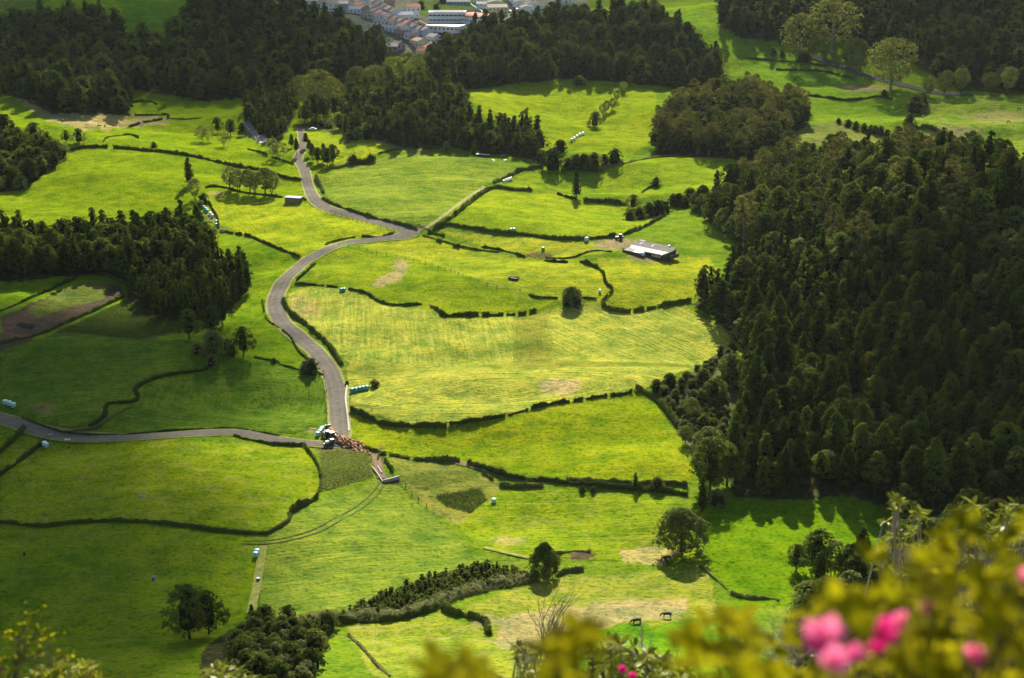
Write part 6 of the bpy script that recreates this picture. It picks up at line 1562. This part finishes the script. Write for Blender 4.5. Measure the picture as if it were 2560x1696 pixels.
def row(a, b, n, W, H, labels, walls, roofs, rh=1.7, face=-1, parapet=False, group=None, jit=0.0):
    p, q = G(*a), G(*b); d = q - p; d.z = 0; rz = math.atan2(d.y, d.x); L = d.length / n
    for i in range(n):
        c = p + d * ((i + .5) / n); z = float(height(c.x, c.y))
        house((c.x + random.uniform(-jit, jit), c.y + random.uniform(-jit, jit), z), rz if face < 0 else rz + math.pi, L - .08, W, H + random.uniform(-.25, .25), labels % ORD[i], walls[i % len(walls)], roofs[i % len(roofs)], rh, parapet=parapet, group=group, name="terraced_house", chim=(i % 3 == 0))
ORD = ["first", "second", "third", "fourth", "fifth", "sixth", "seventh", "eighth", "ninth", "tenth"]
row(V3(1090, 75), V3(1670, 330), 7, 8, 5.4, "two-storey white terraced house, %s from the top in the long brown-roofed row", ['white_wall'], ['brown_roof', 'brown_roof', 'tan_roof'], 1.9, group="long white terrace")
row(V3(1100, 0), V3(1180, 30), 1, 8, 5.4, "white house at the very top of the long terrace, %s one", ['white_wall'], ['brown_roof'])
row(V3(840, 80), V3(1020, 150), 3, 9, 3.2, "low white house with orange roof, %s of three at the upper left of the village", ['white_wall', 'blue_wall'], ['red_roof', 'brown_roof'], parapet=True, jit=.6)
row(V3(1020, 150), V3(1500, 330), 6, 10, 3.4, "low white terraced house with party walls, %s below the long terrace", ['white_wall', 'white_wall', 'blue_wall'], ['red_roof', 'brown_roof', 'tan_roof', 'brown_roof'], parapet=True, group="low row below the long terrace", jit=.5)
row(V3(1490, 340), V3(2080, 590), 6, 9, 4.2, "white terraced house, %s along the lower village street", ['white_wall', 'white_wall', 'cream_wall', 'blue_wall'], ['brown_roof', 'brown_roof', 'brown_roof', 'red_roof'], 1.9, parapet=True, group="terrace on the lower village street", jit=.4)
for (x, y, rz, L, W, H, l, w, r) in [
    (2040, 760, -60, 10, 9, 4.2, "wide brown-roofed house near the foot of the village", 'cream_wall', 'tan_roof'), (2260, 700, -40, 9, 9, 4.6, "white house with pinkish roof at the foot of the village street", 'white_wall', 'tan_roof'),
    (2150, 610, -70, 8, 8, 5.4, "tall white gabled house on the lower street", 'blue_wall', 'brown_roof'), (2270, 800, -30, 8, 6, 3.0, "low grey-blue roofed house among the last village houses", 'blue_wall', 'grey_roof'),
    (2200, 860, -60, 8, 7, 3.6, "small red-roofed house near the wooded hill", 'white_wall', 'red_roof'), (2090, 930, -20, 8, 7, 4.0, "last orange-roofed house just above the pale green trees", 'white_wall', 'red_roof'),
    (1560, 830, 0, 10, 7, 3.2, "low pinkish shed with a pale roof edge left of the pale green trees", 'pink_roof', 'grey_roof'), (1680, 800, -50, 8, 7, 3.6, "dull brick-roofed house left of the pale green trees", 'pink_roof', 'brown_roof'),
    (1760, 540, -60, 8, 7, 5.0, "white gabled house with two dark windows in mid village", 'white_wall', 'brown_roof'), (1560, 430, -30, 8, 6, 3.2, "small yellow house in mid village", 'cream_wall', 'tan_roof'),
    (1400, 410, -30, 10, 5, 2.8, "low pale annex below the party-walled row", 'white_wall', 'grey_roof'), (1580, 520, -28, 11, 4, 2.6, "long low white garden building", 'white_wall', 'white_sheet'),
    (1960, 690, -10, 8, 4, 2.6, "low cream outbuilding with orange awning", 'cream_wall', 'red_roof'), (1720, 600, -28, 9, 4, 2.6, "low green-grey outbuilding with red roof edge", 'grey_wall', 'red_roof'),
    (1350, 330, -30, 7, 6, 3.0, "little white house under the party-walled row", 'white_wall', 'tan_roof'), (1180, 290, -30, 9, 5, 2.8, "low cream lean-to at the left of the village", 'cream_wall', 'tan_roof'),
    (960, 210, -10, 12, 7, 3.0, "white house with pale roof at the village's left edge", 'white_wall', 'grey_roof'), (1120, 220, -60, 7, 6, 4.6, "reddish fronted house with tall chimney at the village's left", 'pink_roof', 'red_roof'),
    (1880, 640, -30, 8, 5, 2.8, "low white outbuilding behind the lower street", 'white_wall', 'grey_roof'), (90, 45, 0, 10, 8, 4.6, "white house with dark windows at the top left of the village", 'white_wall', 'brown_roof'),
    (200, 20, 0, 9, 8, 4.6, "second white house at the top left of the village", 'white_wall', 'brown_roof'), (40, 110, -20, 12, 4, 2.6, "cream barrel-roofed shed at the far left of the village", 'cream_wall', 'tan_roof'),
    (330, 100, 5, 10, 7, 3.4, "low pale house between the top left village houses", 'white_wall', 'grey_roof'), (480, 130, 10, 8, 8, 5.6, "tall white house left of the grey shed", 'white_wall', 'tan_roof'),
    (600, 180, 15, 8, 8, 6.0, "tallest white house beside the grey shed", 'white_wall', 'tan_roof'), (735, 170, 0, 12, 9, 5.2, "large grey windowless shed at the upper left of the village", 'grey_wall', 'grey_roof'),
    (830, 150, -40, 8, 8, 5.0, "pale blue gable house right of the grey shed", 'blue_wall', 'red_roof'), (1250, 20, 0, 9, 7, 4.0, "pale house behind the long terrace", 'white_wall', 'tan_roof'),
    (1370, 70, -20, 7, 6, 5.4, "narrow white house behind the long terrace", 'white_wall', 'tan_roof'), (1540, 130, 0, 8, 6, 4.0, "brown-roofed outbuilding behind the long terrace", 'tan_roof', 'brown_roof'),
    (1760, 330, 20, 14, 9, 4.2, "white-walled yard building at the end of the long terrace", 'white_wall', 'white_sheet'), (1890, 290, 10, 12, 6, 3.2, "low white annex beside the detached red-roofed house", 'white_wall', 'white_sheet'),
    (1915, 180, 15, 11, 9, 3.4, "detached white house with red roof on the lawn", 'white_wall', 'red_roof')]:
    g = G(*V3(x, y)); house((g.x, g.y, g.z), R(rz), L, W, H, l, w, r)
for (x, y, rz, L, W, H, l, w, r) in [
    (1340, 160, 0, 9, 8, 5.4, "white two-storey house left of the yellowish block", 'white_wall', 'grey_roof'), (1590, 235, 12, 15, 11, 5.6, "large cream house beside the upper village street", 'cream_wall', 'tan_roof'),
    (1490, 190, -60, 8, 8, 4.4, "cream gable with reddish roof at the left of the large cream house", 'cream_wall', 'red_roof'), (960, 80, 0, 22, 7, 3.0, "long grey open-fronted stable at the top of the lawn", 'grey_wall', 'grey_roof'),
    (2080, 200, -78, 12, 12, 4.6, "white gabled end house right of the upper village street", 'white_wall', 'tan_roof'), (2160, 140, -78, 12, 12, 4.6, "white house behind the gabled end house, right of the street", 'white_wall', 'tan_roof'),
    (2000, 110, -78, 9, 14, 4.6, "second house up on the right side of the street", 'white_wall', 'tan_roof'), (1950, 60, -78, 9, 14, 4.6, "third house up on the right side of the street", 'white_wall', 'tan_roof'),
    (1900, 15, -78, 9, 14, 4.6, "fourth house up on the right side of the street", 'white_wall', 'tan_roof'), (2110, 40, -78, 9, 12, 4.6, "fifth house, set back right of the street", 'white_wall', 'brown_roof'),
    (1560, 120, -78, 9, 14, 4.8, "first house up on the left side of the street", 'cream_wall', 'tan_roof'), (1540, 65, -78, 9, 14, 4.8, "second house up on the left side of the street", 'white_wall', 'tan_roof'),
    (1510, 15, -78, 9, 14, 4.8, "third house up on the left side of the street", 'white_wall', 'tan_roof'), (1330, 40, 0, 14, 8, 4.4, "long pale house at the top right of the village", 'white_wall', 'grey_roof'),
    (2250, 170, 0, 6, 4, 2.6, "small dark shed at the right end of the village", 'grey_wall', 'grey_roof'), (2330, 190, 0, 5, 4, 2.6, "small white shed at the right end of the village", 'white_wall', 'grey_roof')]:
    g = G(*V4(x, y)); house((g.x, g.y, g.z), R(rz), L, W, H, l, w, r)
g = G(*T3(520, 28)); house((g.x, g.y, g.z), R(10), 11, 8, 4.0, "white farmhouse with red roof above the wooded hill", 'white_wall', 'red_roof')
g = G(*T3(600, 20)); house((g.x, g.y, g.z), R(-10), 10, 8, 4.0, "white house beside the farmhouse above the wooded hill", 'white_wall', 'tan_roof')
g = G(*T4(645, 70)); house((g.x, g.y, g.z), R(-35), 9, 7, 4.0, "red-roofed white cottage at the top right above the olive trees", 'white_wall', 'red_roof')
g = G(*T4(700, 30)); house((g.x, g.y, g.z), R(-20), 7, 6, 3.6, "small cream cottage behind the red-roofed one, top right", 'cream_wall', 'tan_roof')

def school():
    p = G(*V4(320, 375)); q = G(*V4(470, 420)); e = G(*V4(1080, 385))
    a = math.atan2(e.y - q.y, e.x - q.x); L = (e - q).length
    c = (q + e) / 2; W = 13
    n = Vector((-math.sin(a), math.cos(a), 0)); c = c + n * W / 2
    t = thing("school_building", "long white flat-roofed school with a band of dark windows", "school", (c.x, c.y, float(height(c.x, c.y))), a)
    MB().box((0, 0, 3.2), (L, W, 7.6)).build("wall", M['white_wall'], t)
    MB().box((1, 1, 7.15), (L * .82, W * .55, .35)).build("roof", M['tan_roof'], t)
    b = MB()
    for (x, y, dx, dy) in ((0, -W / 2 + .2, L, .4), (0, W / 2 - .2, L, .4), (-L / 2 + .2, 0, .4, W), (L / 2 - .2, 0, .4, W)): b.box((x, y, 7.2), (dx + .1, dy + .1, .6))
    b.build("parapet", M['trim'], t)
    k = int(L / 3)
    me = MB().box((0, 0, 0), (L / k - .5, .1, 1.0)).mesh("school_window", M['glass'])
    for lev in (1.6, 5.0):
        for i in range(k): link("window", me, t, (-L / 2 + (i + .5) * L / k, -W / 2 - .03, lev))
    for i in range(3):
        o = link("window", me, t, (-L / 2 - .03, -4 + 4 * i, 4.6)); o.rotation_euler.z = R(90)
    # low wings
    def wing(uv, rz, L, W, H, label, roof, arch=False):
        g = G(*uv); t = thing("school_wing", label, "school wing", (g.x, g.y, float(height(g.x, g.y))), rz)
        MB().box((0, 0, H / 2 - .4), (L, W, H + .8)).build("wall", M['white_wall'], t)
        if arch:
            b = MB(); pts = [(W / 2 * math.sin(R(x)) * 1.04, H + 2.2 * (math.cos(R(x)) - .0)) for x in range(-90, 91, 15)]
            vs = [(x, p_[0], p_[1] + .02) for x in (-L / 2 - .3, L / 2 + .3) for p_ in pts]; n_ = len(pts)
            b.add(vs, [(i, i + 1, n_ + i + 1, n_ + i) for i in range(n_ - 1)] + [tuple(range(n_)), tuple(range(n_, 2 * n_))[::-1]]); b.build("arched_roof", M[roof], t)
        else: MB().box((0, 0, H + .22), (L + .4, W + .4, .35)).build("roof", M[roof], t)
        kk = max(2, int(L / 3)); me = MB().box((0, 0, 0), (1.6, .1, 1.2)).mesh("wing_window", M['glass'])
        for i in range(kk): link("window", me, t, (-L / 2 + (i + .5) * L / kk, -W / 2 - .03, H * .55))
    wing(V4(760, 500), R(-22), 26, 16, 3.6, "low grey-roofed school wing in front of the main block", 'grey_roof')
    wing(V4(1330, 400), R(-48), 24, 17, 5.5, "school sports hall with red arched roof", 'red_roof', True)
    wing(V4(1340, 545), R(8), 22, 6, 3.6, "low school wing with brown roof below the sports hall", 'brown_roof')
    wing(V4(1120, 380), R(-70), 12, 6, 4.0, "small brown-roofed link between school block and hall", 'brown_roof')
    wall_run("boundary_wall", "long pale boundary wall around the school", [V4(310, 385), V4(450, 450), V4(640, 520), V4(880, 600)], 2.0, .8, M['concrete'], "wall")
school()
wall_run("boundary_wall", "white wall along the lane above the school yard", [V4(1130, 60), V4(1200, 120), V4(1300, 180), V4(1390, 225)], 1.6, .6, M['trim'], "wall")
ribbon("school_yard", [V4(880, 190), V4(1100, 190), V4(1330, 200)], M['village_road'], width=26, lift=.3, step=4)
ribbon("school_yard", [V4(820, 430), V4(1050, 460), V4(1250, 480)], M['village_road'], width=22, lift=.35, step=4)
for (x, y, rz, m, l) in [(1830, 58, -75, 'car_white', "white car highest on the upper village street"), (1872, 128, -75, 'car_white', "white car in the middle of the upper village street"), (1915, 165, -75, 'car_dark', "dark car below the white ones on the upper village street"),
                     (1805, 200, -75, 'car_red', "red car at the bottom of the upper village street"), (680, 655, -35, 'car_white', "white car on the lower village street"), (635, 635, -35, 'car_dark', "dark car behind the white one on the lower village street"), (1390, 45, 0, 'car_white', "white car near the top right village houses")]:
    car(V4(x, y), l, R(rz), m, 1.15)
for i, (x, y, s) in enumerate([(350, 160, 2.0), (600, 170, 1.8), (1400, 250, 1.5), (1660, 270, 1.4), (700, 60, 2), (770, 40, 2)]):
    P('dshrub', *V4(x, y), s, ["bush right of the detached red-roofed house", "bush on the lawn above the school", "bush below the large cream house", "hedge bush at the foot of the large cream house", "dark bush left of the open stable", "dark bush behind the open stable"][i], "shrub")
#@@FOREGROUND

# ------------------------------------------------------------------ foreground shrubs on the slope below the camera
def at(u, v, dist):
    d = rays(u, v)[0]
    return Vector((d[0] * dist, d[1] * dist, CAMZ + d[2] * dist))

def leaf_mesh(name, L, W, mat, curl=.18):
    xs = [0, .3, .65, 1.0]; ws = [.12, .9, .95, .06]
    V = []; 
    for x, w in zip(xs, ws):
        z = -curl * L * x * x
        V += [(x * L, -w * W / 2, z + .06 * W * w), (x * L, 0, z), (x * L, w * W / 2, z + .06 * W * w)]
    F = []
    for i in range(3):
        for j in range(2): F.append((i * 3 + j, i * 3 + j + 1, i * 3 + 3 + j + 1, i * 3 + 3 + j))
    return np_mesh(name, V, F, [mat], True)

def leafy_bush(name, label, cat, poly, dist, nwh, L, W, per, mat, branch_mat, twig=.004, cap=300, group=None, spread=(.2, 1.1), base_off=None, upbias=0.0, dense_low=False):
    us = [p[0] for p in poly]; vs = [p[1] for p in poly]
    pts = []
    while len(pts) < nwh:
        u = random.uniform(min(us), max(us)); v = random.uniform(min(vs), max(vs))
        if inpoly(np.array([u]), np.array([v]), poly)[0]: pts.append(at(u, v, random.uniform(*dist)))
    c = sum(pts, Vector()) / len(pts)
    base = Vector((c.x, c.y, float(height(c.x, c.y)) - .1))
    t = thing(name, label, cat, base, 0, group)
    lm = leaf_mesh("leaf", L, W, mat)
    V0 = np.array([v.co for v in lm.vertices]); F0 = np.array([p.vertices[:] for p in lm.polygons])
    Vs, Fs, Rs = [], [], []; off = 0; made = 0
    order = sorted(pts, key=lambda p: p.y)
    for p in order:
        tilt = Vector((random.gauss(0, .35), random.gauss(0, .35) - .15, 1 + upbias)).normalized()
        q = tilt.to_track_quat('Z', 'Y')
        s0 = random.uniform(.75, 1.2)
        k = per + random.randint(-1, 1)
        for i in range(k):
            a = 6.2832 * i / k + random.uniform(-.3, .3); e = random.uniform(*spread)
            Mx = Matrix.Translation(p - base + q @ Vector((0, 0, random.uniform(-.25, .2) * L))) @ q.to_matrix().to_4x4() @ Matrix.Rotation(a, 4, 'Z') @ Matrix.Rotation(-e + .35, 4, 'Y') @ Matrix.Rotation(random.uniform(-.5, .5), 4, 'X')
            s = s0 * random.uniform(.75, 1.15)
            if made < cap:
                o = link("leaf", lm, t); o.matrix_local = Mx @ Matrix.Scale(s, 4); made += 1
            else:
                A = np.array(Mx @ Matrix.Scale(s, 4)); VV = V0 @ A[:3, :3].T + A[:3, 3]
                Vs.append(VV); Fs.append(F0 + off); off += len(V0); Rs.append(np.full(len(V0), random.random()))
    if Vs:
        me = np_mesh("leaves", np.vstack(Vs), np.vstack(Fs), [mat], True)
        a_ = me.attributes.new("vary", 'FLOAT', 'POINT'); a_.data.foreach_set("value", np.concatenate(Rs).astype(np.float32))
        tag(link("leaves", me, t), kind="stuff")
    # branches: whorls gather into limbs that meet at the base
    hubs = []
    nh = max(3, nwh // 14)
    for i in range(nh):
        h = random.choice(pts); hubs.append(h.lerp(base, random.uniform(.18, .4)))
    b = MB()
    for p in pts:
        h = min(hubs, key=lambda k_: (k_ - p).length)
        m = (p + h) / 2 + Vector((random.gauss(0, .05), random.gauss(0, .05), -.06)) * (p - h).length
        b.tube([h - base, m - base, p - base], [twig * 1.6, twig * 1.2, twig * .8], 4, False)
    b.build("twigs", M[branch_mat], t)
    for h in hubs:
        m = (h + base) / 2 + Vector((random.gauss(0, .12), random.gauss(0, .12), 0)) * (h - base).length
        MB().tube([Vector((random.gauss(0, .05), 0, 0)), m - base, h - base], [twig * 5, twig * 3.4, twig * 1.8], 6).build("branch", M[branch_mat], t)
    return t

AZ = [(1590, 1600), (1585, 1470), (1620, 1420), (1680, 1410), (1740, 1460), (1790, 1465), (1860, 1400), (1950, 1370), (1985, 1300), (2010, 1262), (2040, 1300), (2060, 1360), (2120, 1290), (2180, 1230), (2230, 1185), (2260, 1240), (2310, 1260), (2367, 1200), (2440, 1180), (2440, 1600)]
leafy_bush("azalea_bush", "large out-of-focus azalea with yellow-green leaves and pink flowers, lower right corner", "azalea", AZ, (1.55, 3.4), 175, .034, .020, 6, M['azalea'], 'bark', .0025)
leafy_bush("azalea_bush", "blurred yellow-green azalea sprig at the bottom edge right of centre", "azalea", [(1262, 1600), (1275, 1500), (1310, 1470), (1345, 1440), (1355, 1480), (1330, 1600)], (1.6, 2.2), 22, .034, .014, 6, M['azalea'], 'bark', .0025)
leafy_bush("azalea_bush", "small blurred yellow azalea tip at the bottom centre, left of two", "azalea", [(985, 1600), (990, 1530), (1020, 1520), (1035, 1600)], (1.5, 1.9), 5, .034, .014, 6, M['azalea'], 'bark', .0025)
leafy_bush("azalea_bush", "small blurred yellow azalea tip at the bottom centre, right of two", "azalea", [(1075, 1600), (1080, 1535), (1105, 1530), (1120, 1600)], (1.5, 1.9), 5, .034, .014, 6, M['azalea'], 'bark', .0025)
leafy_bush("rhododendron_bush", "leafy rhododendron with shiny whorled leaves in front of the right wood", "rhododendron", [(2030, 1600), (2040, 1160), (2070, 1148), (2120, 1165), (2150, 1230), (2190, 1300), (2200, 1420), (2260, 1600)], (11, 15), 240, .085, .030, 8, M['rhodo'], 'pale_bark', .008)
leafy_bush("rhododendron_bush", "bright rhododendron at the right edge above the blurred azalea", "rhododendron", [(2200, 1420), (2215, 1165), (2260, 1160), (2300, 1190), (2340, 1165), (2440, 1150), (2440, 1450)], (10, 14), 190, .080, .030, 8, M['rhodo'], 'pale_bark', .008)
leafy_bush("rhododendron_bush", "glossy-leaved shrub at the bottom edge right of the bare twigs", "rhododendron", [(1350, 1600), (1370, 1500), (1430, 1470), (1470, 1500), (1560, 1530), (1640, 1600)], (9, 13), 120, .085, .034, 8, M['rhodo'], 'pale_bark', .007)
leafy_bush("rhododendron_bush", "sparse leafy branch at the bottom edge under the bare twigs", "rhododendron", [(1170, 1600), (1180, 1465), (1215, 1460), (1230, 1530), (1290, 1540), (1300, 1600)], (9, 13), 22, .09, .034, 8, M['rhodo'], 'pale_bark', .008)
leafy_bush("rhododendron_bush", "bright leafy shrub top at the bottom left corner", "rhododendron", [(50, 1600), (90, 1550), (170, 1530), (215, 1545), (250, 1600)], (8, 11), 55, .085, .034, 8, M['rhodo'], 'pale_bark', .007)
leafy_bush("rhododendron_bush", "small bright leafy shrub top at the bottom edge, left of centre", "rhododendron", [(465, 1600), (480, 1552), (530, 1545), (560, 1560), (580, 1600)], (9, 12), 26, .09, .034, 8, M['rhodo'], 'pale_bark', .007)
leafy_bush("rhododendron_bush", "shaded rhododendron lower in the right corner, between azalea and wood", "rhododendron", [(1830, 1600), (1850, 1480), (1950, 1460), (2040, 1400), (2100, 1600)], (9, 13), 80, .10, .034, 8, M['rhodo'], 'pale_bark', .008)

# flowers on the azalea
def flower(u, v, dist, r, mat, label):
    p = at(u, v, dist)
    t = thing("azalea_flower", label, "flower", p, 0)
    t.rotation_euler = (random.uniform(.5, 1.2), random.uniform(-.4, .4), random.uniform(-.5, .5))
    me = leaf_mesh("petal", r, r * .85, M[mat], -.35)
    for i in range(6 if r > .03 else 5):
        o = link("petal", me, t); o.rotation_euler = (random.uniform(-.2, .2), -.35 + random.uniform(-.2, .2), 6.2832 * i / 5)
    b = MB()
    for i in range(6):
        a = 6.2832 * i / 6; b.tube([(0, 0, 0), (.2 * r * math.cos(a), .2 * r * math.sin(a), .5 * r), (.35 * r * math.cos(a), .35 * r * math.sin(a), .8 * r)], r * .015, 4)
    b.build("stamens", M['magenta'], t)
for a in [(1908, 1485, 1.50, .028, 'petal', "large pale pink azalea flower, biggest and leftmost"), (1925, 1525, 1.46, .018, 'petal', "pale pink azalea flower below the biggest one"), (2037, 1458, 1.6, .018, 'magenta', "magenta azalea flower right of the big pink one"),
          (2028, 1500, 1.6, .013, 'magenta', "deep magenta azalea bud below the magenta flower"), (2080, 1436, 1.7, .015, 'petal', "small pink azalea flower above the magenta one"), (1975, 1520, 1.6, .016, 'petal', "small pink azalea flower between the big pink and the magenta ones"),
          (2144, 1405, 1.8, .012, 'petal', "tiny pink azalea flower up in the bush"), (2070, 1480, 1.65, .013, 'magenta', "crimson azalea bud right of the magenta flower"), (2256, 1512, 1.7, .016, 'petal', "pink azalea flower near the bottom right corner"),
          (2364, 1335, 1.6, .014, 'petal', "pink azalea flower cut by the right edge"), (2163, 1373, 6.0, .03, 'magenta', "distant magenta flower in the rhododendron"), (1436, 1548, 6.0, .022, 'magenta', "magenta flower at the bottom edge in the glossy shrub"), (1462, 1562, 6.0, .022, 'magenta', "second magenta flower at the bottom edge in the glossy shrub")]:
    flower(*a)

def bare(name, label, base, tip_h, mat, r0, seed, depth=4, spread=.55, leaves=None, lean=(0, 0), nkids=3):
    g = random.Random(seed)
    t = thing(name, label, "shrub", base)
    b = MB(); tips = []
    def grow(p, d, L, r, k):
        q = p
        pts = [p]; rs = [r]
        for i in range(3):
            d = (d + Vector((g.gauss(0, .13), g.gauss(0, .13), .03))).normalized(); q = q + d * L / 3; pts.append(q); rs.append(r * (1 - .13 * (i + 1)))
        b.tube(pts, rs, 5, False)
        if k == 0: tips.append(q); return
        for j in range(nkids if k > 1 else 2):
            nd_ = (d + Vector((g.gauss(0, spread), g.gauss(0, spread), g.gauss(0, .2)))).normalized()
            grow(q if j else pts[2], nd_, L * g.uniform(.6, .85), r * .6, k - 1)
    for j in range(3): grow(Vector((g.gauss(0, .03), g.gauss(0, .03), 0)) * tip_h, (Vector((lean[0] + g.gauss(0, .22), lean[1] + g.gauss(0, .2), 1))).normalized(), tip_h * .36, r0, depth)
    b.build("branches", M[mat], t)
    if leaves:
        lm, ln = leaves; me = leaf_mesh("leaf", ln, ln * .45, M[lm])
        for q in tips[:160]:
            for i in range(2):
                o = link("leaf", me, t, q); o.rotation_euler = (g.uniform(-1, 1), g.uniform(-1, .6), g.uniform(0, 6))
    return t
def on_slope(u, dist, down):
    p = at(u, 1568, dist); return Vector((p.x, p.y, p.z - down))
bare("bare_shrub", "slender leafless shrub rising at the bottom edge right of centre", on_slope(1250, 22, .5), 2.1, 'pale_bark', .018, 3, 3, .30)
bare("bare_shrub", "brown twiggy shrub with sparse small leaves at the left edge", on_slope(-10, 6.5, .30), .55, 'bark', .008, 5, 4, .6, ('azalea', .022), (.15, 0))
bare("bare_shrub", "thin brown twigs right of the leafy shrub top, bottom left", on_slope(170, 8, .35), .42, 'bark', .005, 9, 3, .4, ('azalea', .022))
bare("dead_shrub", "forked pale dead branch in front of the dark pines, right", on_slope(1945, 20, .6), 2.0, 'dead_wood', .02, 12, 3, .55)
bare("dead_shrub", "white dead twigs at the bottom edge left of the pink flowers", on_slope(1740, 9, .3), .75, 'dead_wood', .009, 15, 4, .7)
bare("dead_shrub", "second tangle of white dead twigs beside the pink flowers", on_slope(1850, 9, .3), .7, 'dead_wood', .008, 18, 4, .7)
bare("dead_shrub", "long leaning pale branch at the bottom edge under the grazing cows", on_slope(1560, 12, .3), 1.0, 'dead_wood', .014, 21, 3, .35, None, (-.9, 0))
bare("dead_shrub", "pale crooked branch at the bottom edge left of the blurred sprig", on_slope(1245, 9, .3), .75, 'pale_bark', .012, 24, 3, .45, None, (-.5, 0))
